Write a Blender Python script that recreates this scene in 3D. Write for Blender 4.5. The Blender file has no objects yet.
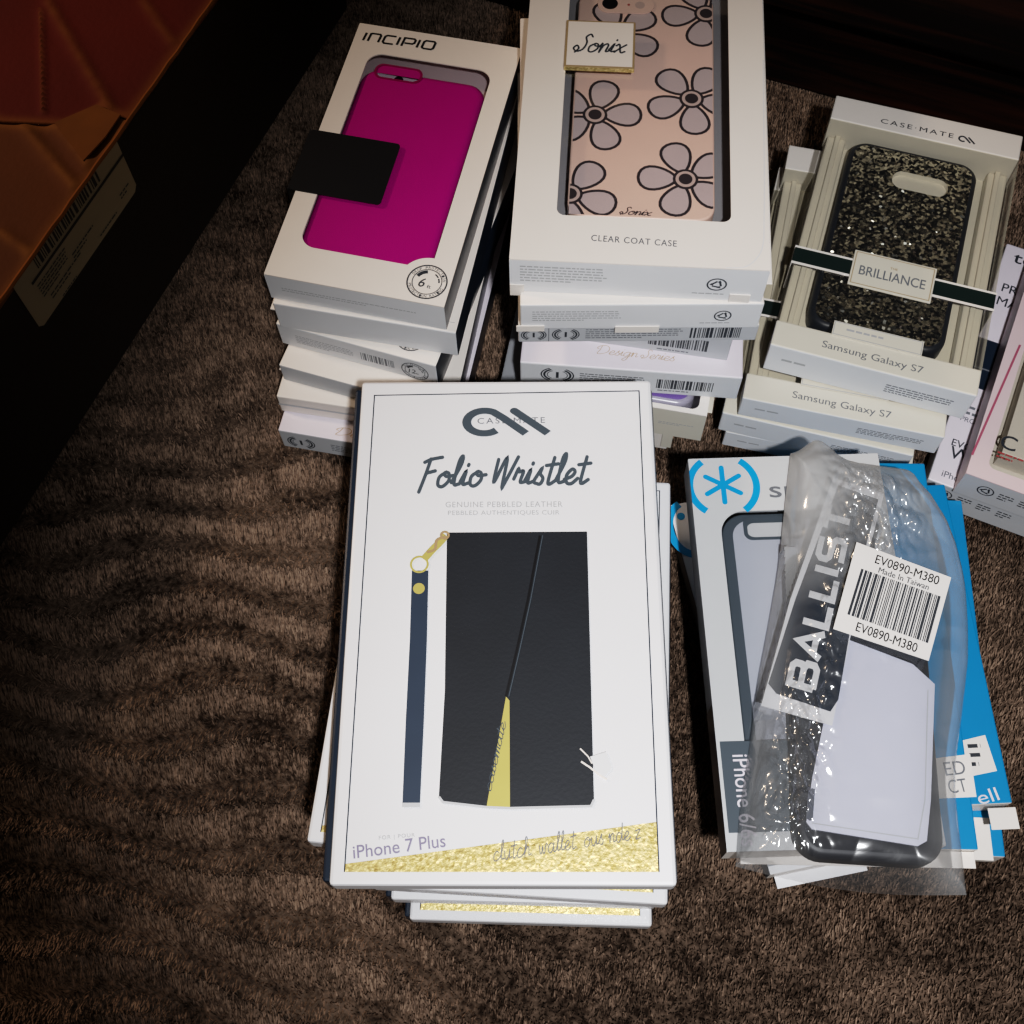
import bpy, bmesh, math, random
import numpy as np
from mathutils import Vector, Matrix, noise
from mathutils.geometry import tessellate_polygon
random.seed(7)
SC = bpy.context.scene
COL = SC.collection
PI = math.pi

# ------------------------------------------------------------------ camera
CAM_H, FPX, PITCH, ROLL = .62, 1200., math.radians(65), math.radians(-2)
_r0 = Vector((1, 0, 0)); _f = Vector((0, math.cos(PITCH), -math.sin(PITCH))); _u0 = _r0.cross(_f)
_r = _r0*math.cos(ROLL) + _u0*math.sin(ROLL); _u = -_r0*math.sin(ROLL) + _u0*math.cos(ROLL)
cam_data = bpy.data.cameras.new('camera'); cam = bpy.data.objects.new('camera', cam_data); COL.objects.link(cam)
cam.matrix_world = Matrix(((_r.x, _u.x, -_f.x, 0), (_r.y, _u.y, -_f.y, 0), (_r.z, _u.z, -_f.z, CAM_H), (0, 0, 0, 1)))
cam_data.sensor_width = 36; cam_data.lens = FPX*36/1024; cam_data.clip_start = .01
SC.camera = cam
def at(x, y, z):                      # where the sight line through a photo point meets the level z
    d = _r*(x-512) - _u*(y-512) + _f*FPX
    k = (z-CAM_H)/d.z
    return Vector((d.x*k, d.y*k))

# ------------------------------------------------------------------ materials
def nt(name):
    m = bpy.data.materials.new(name); m.use_nodes = True
    t = m.node_tree; b = t.nodes['Principled BSDF']
    return m, t, b
def N(t, kind, **kw):
    n = t.nodes.new(kind)
    for k, v in kw.items():
        if k in n.inputs.keys(): n.inputs[k].default_value = v
        else: setattr(n, k, v)
    return n
def mat(name, c, rough=.5, metal=0, coat=0, var=.04, bump=0, scale=60, spec=.5):
    m, t, b = nt(name)
    tc = N(t, 'ShaderNodeTexCoord'); nz = N(t, 'ShaderNodeTexNoise', Scale=scale, Detail=4)
    t.links.new(tc.outputs['Object'], nz.inputs['Vector'])
    mx = N(t, 'ShaderNodeMix', data_type='RGBA')
    mx.inputs[6].default_value = (*[x*(1-var) for x in c], 1); mx.inputs[7].default_value = (*[min(1, x*(1+var)) for x in c], 1)
    t.links.new(nz.outputs['Fac'], mx.inputs[0]); t.links.new(mx.outputs[2], b.inputs['Base Color'])
    b.inputs['Roughness'].default_value = rough; b.inputs['Metallic'].default_value = metal
    b.inputs['Coat Weight'].default_value = coat; b.inputs['Coat Roughness'].default_value = .15
    b.inputs['Specular IOR Level'].default_value = spec
    if bump:
        bp = N(t, 'ShaderNodeBump', Strength=bump, Distance=.001); nb = N(t, 'ShaderNodeTexNoise', Scale=scale*20, Detail=3)
        t.links.new(tc.outputs['Object'], nb.inputs['Vector'])
        t.links.new(nb.outputs['Fac'], bp.inputs['Height']); t.links.new(bp.outputs['Normal'], b.inputs['Normal'])
    return m
def film(name, tint=(1, 1, 1), gloss=.25, rough=.12, haze=.0, bump=0, scale=90, base=None, fold=False):
    m, t, b = nt(name)
    out = t.nodes['Material Output']; t.nodes.remove(b)
    tr = N(t, 'ShaderNodeBsdfTransparent', Color=(*tint, 1)); gl = N(t, 'ShaderNodeBsdfGlossy', Roughness=rough)
    df = N(t, 'ShaderNodeBsdfDiffuse', Color=(.55, .56, .57, 1))
    m1 = N(t, 'ShaderNodeMixShader', Fac=haze); m2 = N(t, 'ShaderNodeMixShader')
    if fold:
        at_ = N(t, 'ShaderNodeAttribute', attribute_name='fold'); t.links.new(at_.outputs['Fac'], m1.inputs['Fac'])
    lw = N(t, 'ShaderNodeLayerWeight', Blend=.25); mt = N(t, 'ShaderNodeMath', operation='MULTIPLY'); mt.inputs[1].default_value = gloss
    ad = N(t, 'ShaderNodeMath', operation='ADD'); ad.inputs[1].default_value = .03*gloss if base is None else base
    L = t.links.new
    L(lw.outputs['Fresnel'], mt.inputs[0]); L(mt.outputs[0], ad.inputs[0]); L(ad.outputs[0], m2.inputs['Fac'])
    L(tr.outputs[0], m1.inputs[1]); L(df.outputs[0], m1.inputs[2]); L(m1.outputs[0], m2.inputs[1]); L(gl.outputs[0], m2.inputs[2])
    L(m2.outputs[0], out.inputs['Surface'])
    if bump:
        tc = N(t, 'ShaderNodeTexCoord'); nz = N(t, 'ShaderNodeTexNoise', Scale=scale, Detail=3, Distortion=1.2)
        bp = N(t, 'ShaderNodeBump', Strength=bump, Distance=.003)
        L(tc.outputs['Object'], nz.inputs['Vector']); L(nz.outputs['Fac'], bp.inputs['Height'])
        L(bp.outputs['Normal'], gl.inputs['Normal']); L(bp.outputs['Normal'], df.inputs['Normal'])
    return m
M = dict(
    white=mat('white_card', (.80, .75, .70), .42, coat=.15, var=.02),
    cool=mat('cool_white_card', (.78, .78, .80), .35, coat=.2, var=.015),
    cream=mat('cream_card', (.66, .62, .53), .5, var=.03),
    shade=mat('grey_white_shaded_card', (.70, .705, .72), .5, var=.03),  # white card, lower light put into colour for carton fronts; also grey-white print
    silverw=mat('pale_silver_card', (.56, .57, .58), .38, coat=.2, var=.02), silverb=mat('cool_grey_plastic', (.44, .46, .52), .35, var=.03),
    lilac=mat('lavender_white_card', (.74, .69, .75), .4, var=.03),
    pinkw=mat('pinkish_card', (.68, .55, .56), .45, var=.04),
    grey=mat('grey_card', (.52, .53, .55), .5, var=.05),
    silver=mat('silver_grey_card', (.30, .31, .33), .4, var=.08),
    slate=mat('slate_print', (.075, .095, .115), .4, var=.05),
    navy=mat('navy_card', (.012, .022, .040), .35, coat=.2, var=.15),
    black=mat('black_print', (.006, .006, .008), .45, var=.1),
    ink=mat('dark_ink', (.035, .04, .05), .5),
    midink=mat('grey_ink', (.16, .17, .19), .5),
    paleink=mat('pale_grey_ink', (.42, .42, .43), .5),
    violetink=mat('violet_grey_ink', (.25, .23, .33), .4),
    goldink=mat('gold_ink', (.50, .36, .20), .4, metal=.3),
    leather=mat('black_leather', (.013, .016, .022), .55, var=.3, bump=.06, scale=30),
    strapm=mat('navy_leather', (.028, .045, .075), .5, var=.1),
    lemon=mat('pale_gold_plate', (.58, .50, .16), .4, metal=.25, var=.08),
    pink=mat('magenta_plastic', (.50, .004, .24), .45, var=.03, spec=.3),
    pinkdeep=mat('dark_magenta_plastic', (.30, .002, .10), .4),
    blush=mat('blush_pink_plastic', (.86, .61, .51), .35, var=.04),
    petal=mat('dusty_lilac_print', (.60, .49, .48), .4, var=.05),
    petalline=mat('dark_outline_print', (.075, .06, .065), .35, metal=.3),
    ringp=mat('pale_pink_print', (.62, .47, .42), .4),
    cyan=mat('bright_blue_print', (.002, .32, .66), .4, var=.02),
    blue=mat('blue_card', (.003, .24, .50), .42, var=.06),
    casewhite=mat('white_plastic', (.66, .67, .78), .35, var=.02),
    caserim=mat('dark_rubber', (.006, .009, .017), .45),
    slot=mat('grey_slot', (.10, .11, .14), .4),
    purple=mat('purple_plastic', (.22, .14, .42), .3, var=.06),
    greyplastic=mat('grey_plastic', (.40, .38, .46), .25, var=.05),
    beige=mat('beige_card', (.60, .55, .47), .5),
    red=mat('red_ink', (.45, .08, .08), .5), rose=mat('rose_ink', (.40, .10, .16), .5),
    greenblack=mat('dark_green_ribbon', (.010, .020, .018), .4, var=.1),
    trayw=mat('cream_tray_plastic', (.70, .65, .54), .3, coat=.3),
    trayg=mat('grey_tray_plastic', (.30, .29, .30), .35, coat=.3),
    film=film('window_film', (.93, .93, .93), .5, .15),
    clear=film('clear_plastic_shell', (.90, .89, .86), .55, .10, haze=.02),
    bag=film('poly_bag_film', (.95, .955, .965), 0.3, .17, haze=.10, bump=.06, scale=60, base=.14, fold=True), bagunder=film('poly_bag_under', (.97, .97, .97), .05, .2, haze=.05),
    wood=None, sticker=mat('sticker_paper', (.74, .72, .70), .5), tie=mat('clear_tag_loop', (.6, .6, .58), .3),
    boxside=mat('shaded_brown_carton', (.012, .006, .003), .8, var=.3, scale=15),  # shade on the shipping box sides is put into this near-black colour
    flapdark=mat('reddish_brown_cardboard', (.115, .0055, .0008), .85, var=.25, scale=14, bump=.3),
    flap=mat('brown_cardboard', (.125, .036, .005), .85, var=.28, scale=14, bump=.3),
    torn=mat('pale_torn_cardboard', (.20, .072, .011), .9, var=.3, scale=40), edge=mat('torn_cardboard_edge', (.26, .09, .014), .9, var=.3, scale=60),
    shiplabel=mat('dimmed_label_paper', (.40, .35, .23), .6, var=.12, scale=12),  # white label paper, the dim light on it put into its colour
)
def gold_foil():
    m, t, b = nt('gold_foil'); L = t.links.new
    tc = N(t, 'ShaderNodeTexCoord'); v = N(t, 'ShaderNodeTexVoronoi', Scale=900); nz = N(t, 'ShaderNodeTexNoise', Scale=500, Detail=4)
    L(tc.outputs['Object'], v.inputs['Vector']); L(tc.outputs['Object'], nz.inputs['Vector'])
    bp = N(t, 'ShaderNodeBump', Strength=.42, Distance=.0006); L(nz.outputs['Fac'], bp.inputs['Height']); L(bp.outputs['Normal'], b.inputs['Normal'])
    cr = N(t, 'ShaderNodeValToRGB'); cr.color_ramp.elements[0].color = (.42, .31, .10, 1); cr.color_ramp.elements[1].color = (.85, .72, .36, 1)
    L(v.outputs['Color'], cr.inputs['Fac']); L(cr.outputs['Color'], b.inputs['Base Color'])
    b.inputs['Metallic'].default_value = .85; b.inputs['Roughness'].default_value = .47
    return m
def glitter():
    m, t, b = nt('silver_black_glitter'); L = t.links.new
    tc = N(t, 'ShaderNodeTexCoord'); v = N(t, 'ShaderNodeTexVoronoi', Scale=700); L(tc.outputs['Object'], v.inputs['Vector'])
    sp = N(t, 'ShaderNodeSeparateColor'); L(v.outputs['Color'], sp.inputs[0])
    cr = N(t, 'ShaderNodeValToRGB'); e = cr.color_ramp.elements
    e[0].position = .0; e[0].color = (.012, .012, .011, 1); e[1].position = 1; e[1].color = (.95, .90, .76, 1)
    x = e.new(.35); x.color = (.05, .05, .046, 1); x = e.new(.72); x.color = (.80, .75, .64, 1)
    L(sp.outputs[0], cr.inputs['Fac']); L(cr.outputs['Color'], b.inputs['Base Color'])
    sub = N(t, 'ShaderNodeVectorMath', operation='SUBTRACT'); sub.inputs[1].default_value = (.5, .5, .5)
    scl = N(t, 'ShaderNodeVectorMath', operation='SCALE'); scl.inputs['Scale'].default_value = 1.15
    ge = N(t, 'ShaderNodeNewGeometry'); ad = N(t, 'ShaderNodeVectorMath', operation='ADD'); nm = N(t, 'ShaderNodeVectorMath', operation='NORMALIZE')
    L(v.outputs['Color'], sub.inputs[0]); L(sub.outputs[0], scl.inputs[0]); L(scl.outputs[0], ad.inputs[0]); L(ge.outputs['Normal'], ad.inputs[1])
    L(ad.outputs[0], nm.inputs[0]); L(nm.outputs[0], b.inputs['Normal'])
    b.inputs['Metallic'].default_value = 1; b.inputs['Roughness'].default_value = .21
    return m
def wood():
    m, t, b = nt('dark_wood'); L = t.links.new
    tc = N(t, 'ShaderNodeTexCoord'); mp = N(t, 'ShaderNodeMapping'); mp.inputs['Scale'].default_value = (2.5, 40, 40)
    nz = N(t, 'ShaderNodeTexNoise', Scale=2.2, Detail=6, Distortion=.6)
    L(tc.outputs['Object'], mp.inputs['Vector']); L(mp.outputs[0], nz.inputs['Vector'])
    cr = N(t, 'ShaderNodeValToRGB'); cr.color_ramp.elements[0].position = .42; cr.color_ramp.elements[0].color = (.004, .002, .0015, 1)
    cr.color_ramp.elements[1].position = .75; cr.color_ramp.elements[1].color = (.045, .012, .006, 1)
    L(nz.outputs['Fac'], cr.inputs['Fac']); L(cr.outputs['Color'], b.inputs['Base Color']); b.inputs['Roughness'].default_value = .6
    b.inputs['Specular IOR Level'].default_value = .15
    return m
def carpet(name, fibre):
    m, t, b = nt(name); L = t.links.new
    tc = N(t, 'ShaderNodeTexCoord')
    n1 = N(t, 'ShaderNodeTexNoise', Scale=9, Detail=3); n2 = N(t, 'ShaderNodeTexNoise', Scale=330, Detail=2)
    n3 = N(t, 'ShaderNodeTexNoise', Scale=55, Detail=3)
    for n in (n1, n2, n3): L(tc.outputs['Object'], n.inputs['Vector'])
    a = N(t, 'ShaderNodeMath', operation='MULTIPLY_ADD'); a.inputs[1].default_value = .3; L(n1.outputs['Fac'], a.inputs[0])
    bb = N(t, 'ShaderNodeMath', operation='MULTIPLY_ADD'); bb.inputs[1].default_value = .45; L(n2.outputs['Fac'], bb.inputs[0])
    c = N(t, 'ShaderNodeMath', operation='MULTIPLY'); c.inputs[1].default_value = .25; L(n3.outputs['Fac'], c.inputs[0])
    L(c.outputs[0], bb.inputs[2]); L(bb.outputs[0], a.inputs[2])
    cr = N(t, 'ShaderNodeValToRGB'); e = cr.color_ramp.elements
    k = 1. if fibre else .4
    e[0].position = .40; e[0].color = (.050*k, .031*k, .021*k, 1); e[1].position = .62; e[1].color = (.40*k, .282*k, .208*k, 1)
    L(a.outputs[0], cr.inputs['Fac']); L(cr.outputs['Color'], b.inputs['Base Color'])
    b.inputs['Roughness'].default_value = .95; b.inputs['Specular IOR Level'].default_value = .05
    if not fibre:
        bp = N(t, 'ShaderNodeBump', Strength=.8, Distance=.002); L(n2.outputs['Fac'], bp.inputs['Height']); L(bp.outputs['Normal'], b.inputs['Normal'])
    return m
M['gold'] = gold_foil(); M['glitter'] = glitter(); M['wood'] = wood()
def worn(m, c):
    t = m.node_tree; b = t.nodes['Principled BSDF']; old = b.inputs['Base Color'].links[0].from_socket
    a = N(t, 'ShaderNodeAttribute', attribute_name='crease'); x = N(t, 'ShaderNodeMix', data_type='RGBA'); x.inputs[7].default_value = (*c, 1)
    t.links.new(a.outputs['Fac'], x.inputs[0]); t.links.new(old, x.inputs[6]); t.links.new(x.outputs[2], b.inputs['Base Color'])
worn(M['flapdark'], (.20, .060, .009)); worn(M['flap'], (.22, .085, .014))
M['carpet'] = carpet('carpet_backing', False); M['pile'] = carpet('carpet_fibre', True)

# ------------------------------------------------------------------ mesh building
I4 = Matrix.Identity(4)
class MB:
    def __init__(s): s.v = []; s.f = []; s.m = []; s.names = []
    def mi(s, name):
        if name not in s.names: s.names.append(name)
        return s.names.index(name)
    def face(s, pts, m): 
        b = len(s.v); s.v += [tuple(p) for p in pts]; s.f.append(tuple(range(b, b+len(pts)))); s.m.append(s.mi(m))
    def put(s, polys, mx, m):          # flat 2-D polygons on the plane of mx
        for k, p in enumerate(polys):
            if len(p) > 2: s.face([mx @ Vector((q[0], q[1], (k % 37)*1.6e-6)) for q in p], m)
        return s
    def prism(s, outer, holes, z0, z1, top, side=None, bottom=True, sidef=None, mx=I4):
        side = side or top
        loops = [outer]+list(holes)
        flat = [Vector((p[0], p[1], 0)) for l in loops for p in l]
        tris = tessellate_polygon([[Vector((p[0], p[1], 0)) for p in l] for l in loops])
        b = len(s.v); n = len(flat)
        s.v += [tuple(mx @ Vector((p.x, p.y, z1))) for p in flat]+[tuple(mx @ Vector((p.x, p.y, z0))) for p in flat]
        for t in tris:
            a = [flat[i] for i in t]
            if (a[1]-a[0]).cross(a[2]-a[0]).z < 0: t = t[::-1]
            s.f.append(tuple(b+i for i in t)); s.m.append(s.mi(top))
            if bottom: s.f.append(tuple(b+n+i for i in t[::-1])); s.m.append(s.mi(side))
        o = 0
        for li, l in enumerate(loops):
            k = len(l); area = sum(l[i][0]*l[(i+1) % k][1]-l[(i+1) % k][0]*l[i][1] for i in range(k))
            for i in range(k):
                j = (i+1) % k; q = (b+o+i, b+n+o+i, b+n+o+j, b+o+j)
                if (area > 0) != (li == 0): q = q[::-1]
                nx, ny = l[j][1]-l[i][1], l[i][0]-l[j][0]
                if area < 0: nx, ny = -nx, -ny
                s.f.append(q); s.m.append(s.mi(sidef(nx, ny, li) if sidef else side))
            o += k
        return s
    def rbox(s, x0, x1, y0, y1, z0, z1, bev, mats, mx=I4):
        bm = bmesh.new(); bmesh.ops.create_cube(bm, size=1)
        for v in bm.verts:
            v.co = Vector(((x0+x1)/2+v.co.x*(x1-x0), (y0+y1)/2+v.co.y*(y1-y0), (z0+z1)/2+v.co.z*(z1-z0)))
        if bev: bmesh.ops.bevel(bm, geom=list(bm.edges), offset=bev, segments=2, profile=.5, affect='EDGES')
        bm.normal_update()
        def pick(n):
            if n.z > .4: return mats.get('top')
            if n.z < -.4: return mats.get('bottom', mats.get('top'))
            if abs(n.x) > abs(n.y): return mats.get('right' if n.x > 0 else 'left', mats.get('top'))
            return mats.get('back' if n.y > 0 else 'front', mats.get('top'))
        b = len(s.v); bm.verts.index_update(); s.v += [tuple(mx @ v.co) for v in bm.verts]
        for f in bm.faces: s.f.append(tuple(b+v.index for v in f.verts)); s.m.append(s.mi(pick(f.normal)))
        bm.free(); return s
    def slab(s, w, l, z0, z1, rc, fil, top, side, holes=(), inside=None, cx=0, cy=0):   # round-cornered slab with a soft top edge
        loops = []; K = 5
        loops.append((0, z0))
        for i in range(K+1):
            a = i/K*PI/2; loops.append((fil*(1-math.cos(a)), z1-fil*(1-math.sin(a))))
        L = [[(p[0]+cx, p[1]+cy) for p in rrect(w-2*d, l-2*d, max(rc-d, .0005))] for d, z in loops]
        b = len(s.v); n = len(L[0])
        for (d, z), lp in zip(loops, L): s.v += [(p[0], p[1], z) for p in lp]
        for k in range(len(L)-1):
            for i in range(n):
                j = (i+1) % n; s.f.append((b+k*n+i, b+k*n+j, b+(k+1)*n+j, b+(k+1)*n+i)); s.m.append(s.mi(side))
        s.f.append(tuple(b+i for i in range(n))[::-1]); s.m.append(s.mi(side))
        loops2 = [L[-1]]+list(holes)
        flat = [(p[0], p[1], z1) for l_ in loops2 for p in l_]
        bb = len(s.v); s.v += flat
        for t in tessellate_polygon([[Vector((p[0], p[1], 0)) for p in l_] for l_ in loops2]):
            a = [Vector(flat[i]) for i in t]
            if (a[1]-a[0]).cross(a[2]-a[0]).z < 0: t = t[::-1]
            s.f.append(tuple(bb+i for i in t)); s.m.append(s.mi(top))
        for h in holes:
            zb = z1-.0035; k = len(h)
            for i in range(k):
                p, q = h[i], h[(i+1) % k]; s.face([(*p, zb), (*q, zb), (*q, z1), (*p, z1)], inside or side)
            s.face([(*p, zb) for p in h], inside or side)
        return s
    def tube(s, pts, r, m, seg=8):
        pts = [Vector(p) for p in pts]; b = len(s.v); n = len(pts)
        for i, p in enumerate(pts):
            d = (pts[min(i+1, n-1)]-pts[max(i-1, 0)]).normalized()
            a = d.orthogonal().normalized() if i == 0 else (a-d*a.dot(d)).normalized()
            c = d.cross(a)
            s.v += [tuple(p+(a*math.cos(2*PI*k/seg)+c*math.sin(2*PI*k/seg))*r) for k in range(seg)]
        for i in range(n-1):
            for k in range(seg):
                k2 = (k+1) % seg; s.f.append((b+i*seg+k, b+i*seg+k2, b+(i+1)*seg+k2, b+(i+1)*seg+k)); s.m.append(s.mi(m))
        s.f.append(tuple(b+k for k in range(seg))[::-1]); s.m.append(s.mi(m))
        s.f.append(tuple(b+(n-1)*seg+k for k in range(seg))); s.m.append(s.mi(m))
        return s
    def build(s, name, parent=None, smooth=False):
        me = bpy.data.meshes.new(name); me.from_pydata(s.v, [], s.f)
        for n in s.names: me.materials.append(M[n])
        me.polygons.foreach_set('material_index', s.m)
        if smooth:
            me.polygons.foreach_set('use_smooth', [True]*len(me.polygons)); 
            try: me.set_sharp_from_angle(angle=math.radians(40))
            except Exception: pass
        me.validate(); me.update()
        o = bpy.data.objects.new(name, me); COL.objects.link(o)
        if parent: o.parent = parent
        return o
def tag(o, label=None, cat=None, group=None, kind=None):
    for k, v in (('label', label), ('category', cat), ('group', group), ('kind', kind)):
        if v: o[k] = v
    return o
def thing(name, label, cat, loc, rz=0, group=None):
    o = bpy.data.objects.new(name, None); COL.objects.link(o); o.empty_display_size = .02
    o.location = loc; o.rotation_euler = (0, 0, rz)
    return tag(o, label, cat, group)
def copy_tree(o, parent=None):
    c = o.copy(); COL.objects.link(c); c.parent = parent
    for ch in list(o.children): copy_tree(ch, c)
    return c

# ------------------------------------------------------------------ flat print shapes
def rrect(w, l, r, n=8):
    p = []
    for cx, cy, a0 in ((w/2-r, l/2-r, 0), (-w/2+r, l/2-r, 90), (-w/2+r, -l/2+r, 180), (w/2-r, -l/2+r, 270)):
        for i in range(n+1):
            a = math.radians(a0+90*i/n); p.append((cx+r*math.cos(a), cy+r*math.sin(a)))
    return p
def rect(x0, y0, x1, y1): return [(x0, y0), (x1, y0), (x1, y1), (x0, y1)]
def move(p, dx, dy): return [(x+dx, y+dy) for x, y in p]
def disc(cx, cy, r, n=28, ry=None): return [(cx+r*math.cos(2*PI*i/n), cy+(ry or r)*math.sin(2*PI*i/n)) for i in range(n)]
def ring(cx, cy, r0, r1, n=36):
    c, d = disc(cx, cy, r0, n), disc(cx, cy, r1, n)
    return [[c[i], c[(i+1) % n], d[(i+1) % n], d[i]] for i in range(n)]
def smoothline(pts, k=7):
    if len(pts) < 3: return pts
    P = [Vector(p) for p in pts]; P = [2*P[0]-P[1]]+P+[2*P[-1]-P[-2]]; out = []
    for i in range(1, len(P)-2):
        for j in range(k):
            t = j/k; a, b, c, d = P[i-1:i+3]
            q = .5*((2*b)+(c-a)*t+(2*a-5*b+4*c-d)*t*t+(-a+3*b-3*c+d)*t**3); out.append((q.x, q.y))
    return out+[pts[-1]]
def stroke(pts, w, closed=False, cap=False):
    P = [Vector(p) for p in pts]; n = len(P); A = []
    for i, p in enumerate(P):
        a = P[(i-1) % n] if closed or i else P[i]; b = P[(i+1) % n] if closed or i < n-1 else P[i]
        d1 = (p-a).normalized() if (p-a).length > 1e-9 else None; d2 = (b-p).normalized() if (b-p).length > 1e-9 else None
        d1 = d1 or d2 or Vector((1, 0)); d2 = d2 or d1
        d = (d1+d2); d = d.normalized() if d.length > .2 else d2
        nn = Vector((-d.y, d.x)); k = 1/max(.5, nn.dot(Vector((-d2.y, d2.x))))
        A.append((p+nn*w/2*k, p-nn*w/2*k))
    out = []
    for i in range(n if closed else n-1):
        a, b = A[i], A[(i+1) % n]; out.append([tuple(a[1]), tuple(b[1]), tuple(b[0]), tuple(a[0])])
    if cap:
        for p in (P[0], P[-1]): out.append(disc(p.x, p.y, w/2, 14))
    return out
def bounds(polys):
    xs = [p[0] for q in polys for p in q]; ys = [p[1] for q in polys for p in q]
    return min(xs), max(xs), min(ys), max(ys)
def fit(polys, W, H=None, center=False):        # scale to width W (and height H), left-bottom at the origin
    x0, x1, y0, y1 = bounds(polys); sx = W/(x1-x0); sy = H/(y1-y0) if H else sx
    ox, oy = (x0+x1)/2 if center else x0, (y0+y1)/2 if center else y0
    return [[((p[0]-ox)*sx, (p[1]-oy)*sy) for p in q] for q in polys]
_tc = {}
def text(s, bold=0, shear=0, spacing=1.):
    bold = 0 if 'M' in s or 'm' in s else min(bold, .006)
    key = (s, bold, shear, spacing)
    if key not in _tc:
        cu = bpy.data.curves.new('lettering', 'FONT'); cu.body = s; cu.size = 1; cu.offset = bold; cu.shear = shear; cu.space_character = spacing
        cu.resolution_u = 4
        o = bpy.data.objects.new('lettering', cu); COL.objects.link(o)
        dg = bpy.context.evaluated_depsgraph_get(); me = o.evaluated_get(dg).to_mesh()
        _tc[key] = [[(me.vertices[i].co.x, me.vertices[i].co.y) for i in p.vertices] for p in me.polygons]
        o.evaluated_get(dg).to_mesh_clear(); bpy.data.objects.remove(o); bpy.data.curves.remove(cu)
    return _tc[key]
def arctext(s, cx, cy, r, h, a0, a1, inward=False):
    out = []
    for i, ch in enumerate(s):
        if ch == ' ': continue
        a = math.radians(a0+(a1-a0)*i/max(1, len(s)-1)); g = fit(text(ch), h*.75, h, True)
        rot = a-PI/2 if not inward else a+PI/2
        for q in g: out.append([(cx+r*math.cos(a)+x*math.cos(rot)-y*math.sin(rot), cy+r*math.sin(a)+x*math.sin(rot)+y*math.cos(rot)) for x, y in q])
    return out
def barcode(w, h, n=46, seed=1):
    R = random.Random(seed); x = 0; out = []; un = w/(n*2.1)
    while x < w:
        b = un*R.choice((1, 1, 2, 3)); 
        if x+b > w: break
        out.append(rect(x, 0, x+b, h)); x += b+un*R.choice((1, 1, 2))
    return out
def textlines(w, h, rows, seed=1, fillr=.93):     # rows of tiny unreadable print
    R = random.Random(seed); out = []; dh = h/rows
    for i in range(rows):
        x = 0; end = w*(1 if i < rows-1 else .6)*R.uniform(fillr, 1)
        while x < end:
            k = dh*R.uniform(.5, 1.6); out.append(rect(x, h-(i+.7)*dh, min(x+k, end), h-(i+.28)*dh)); x += k+dh*.28
    return out
def recycle(cx, cy, r):
    out = ring(cx, cy, r*.84, r)
    for k in range(3):
        a = PI/2+k*2*PI/3; p = (cx+r*.52*math.cos(a), cy+r*.52*math.sin(a)); q = (cx+r*.52*math.cos(a+1.6), cy+r*.52*math.sin(a+1.6))
        out += stroke([p, q], r*.2); out.append([(q[0]+r*.24*math.cos(a+2.0+j*2.09), q[1]+r*.24*math.sin(a+2.0+j*2.09)) for j in range(3)])
    return out
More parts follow.
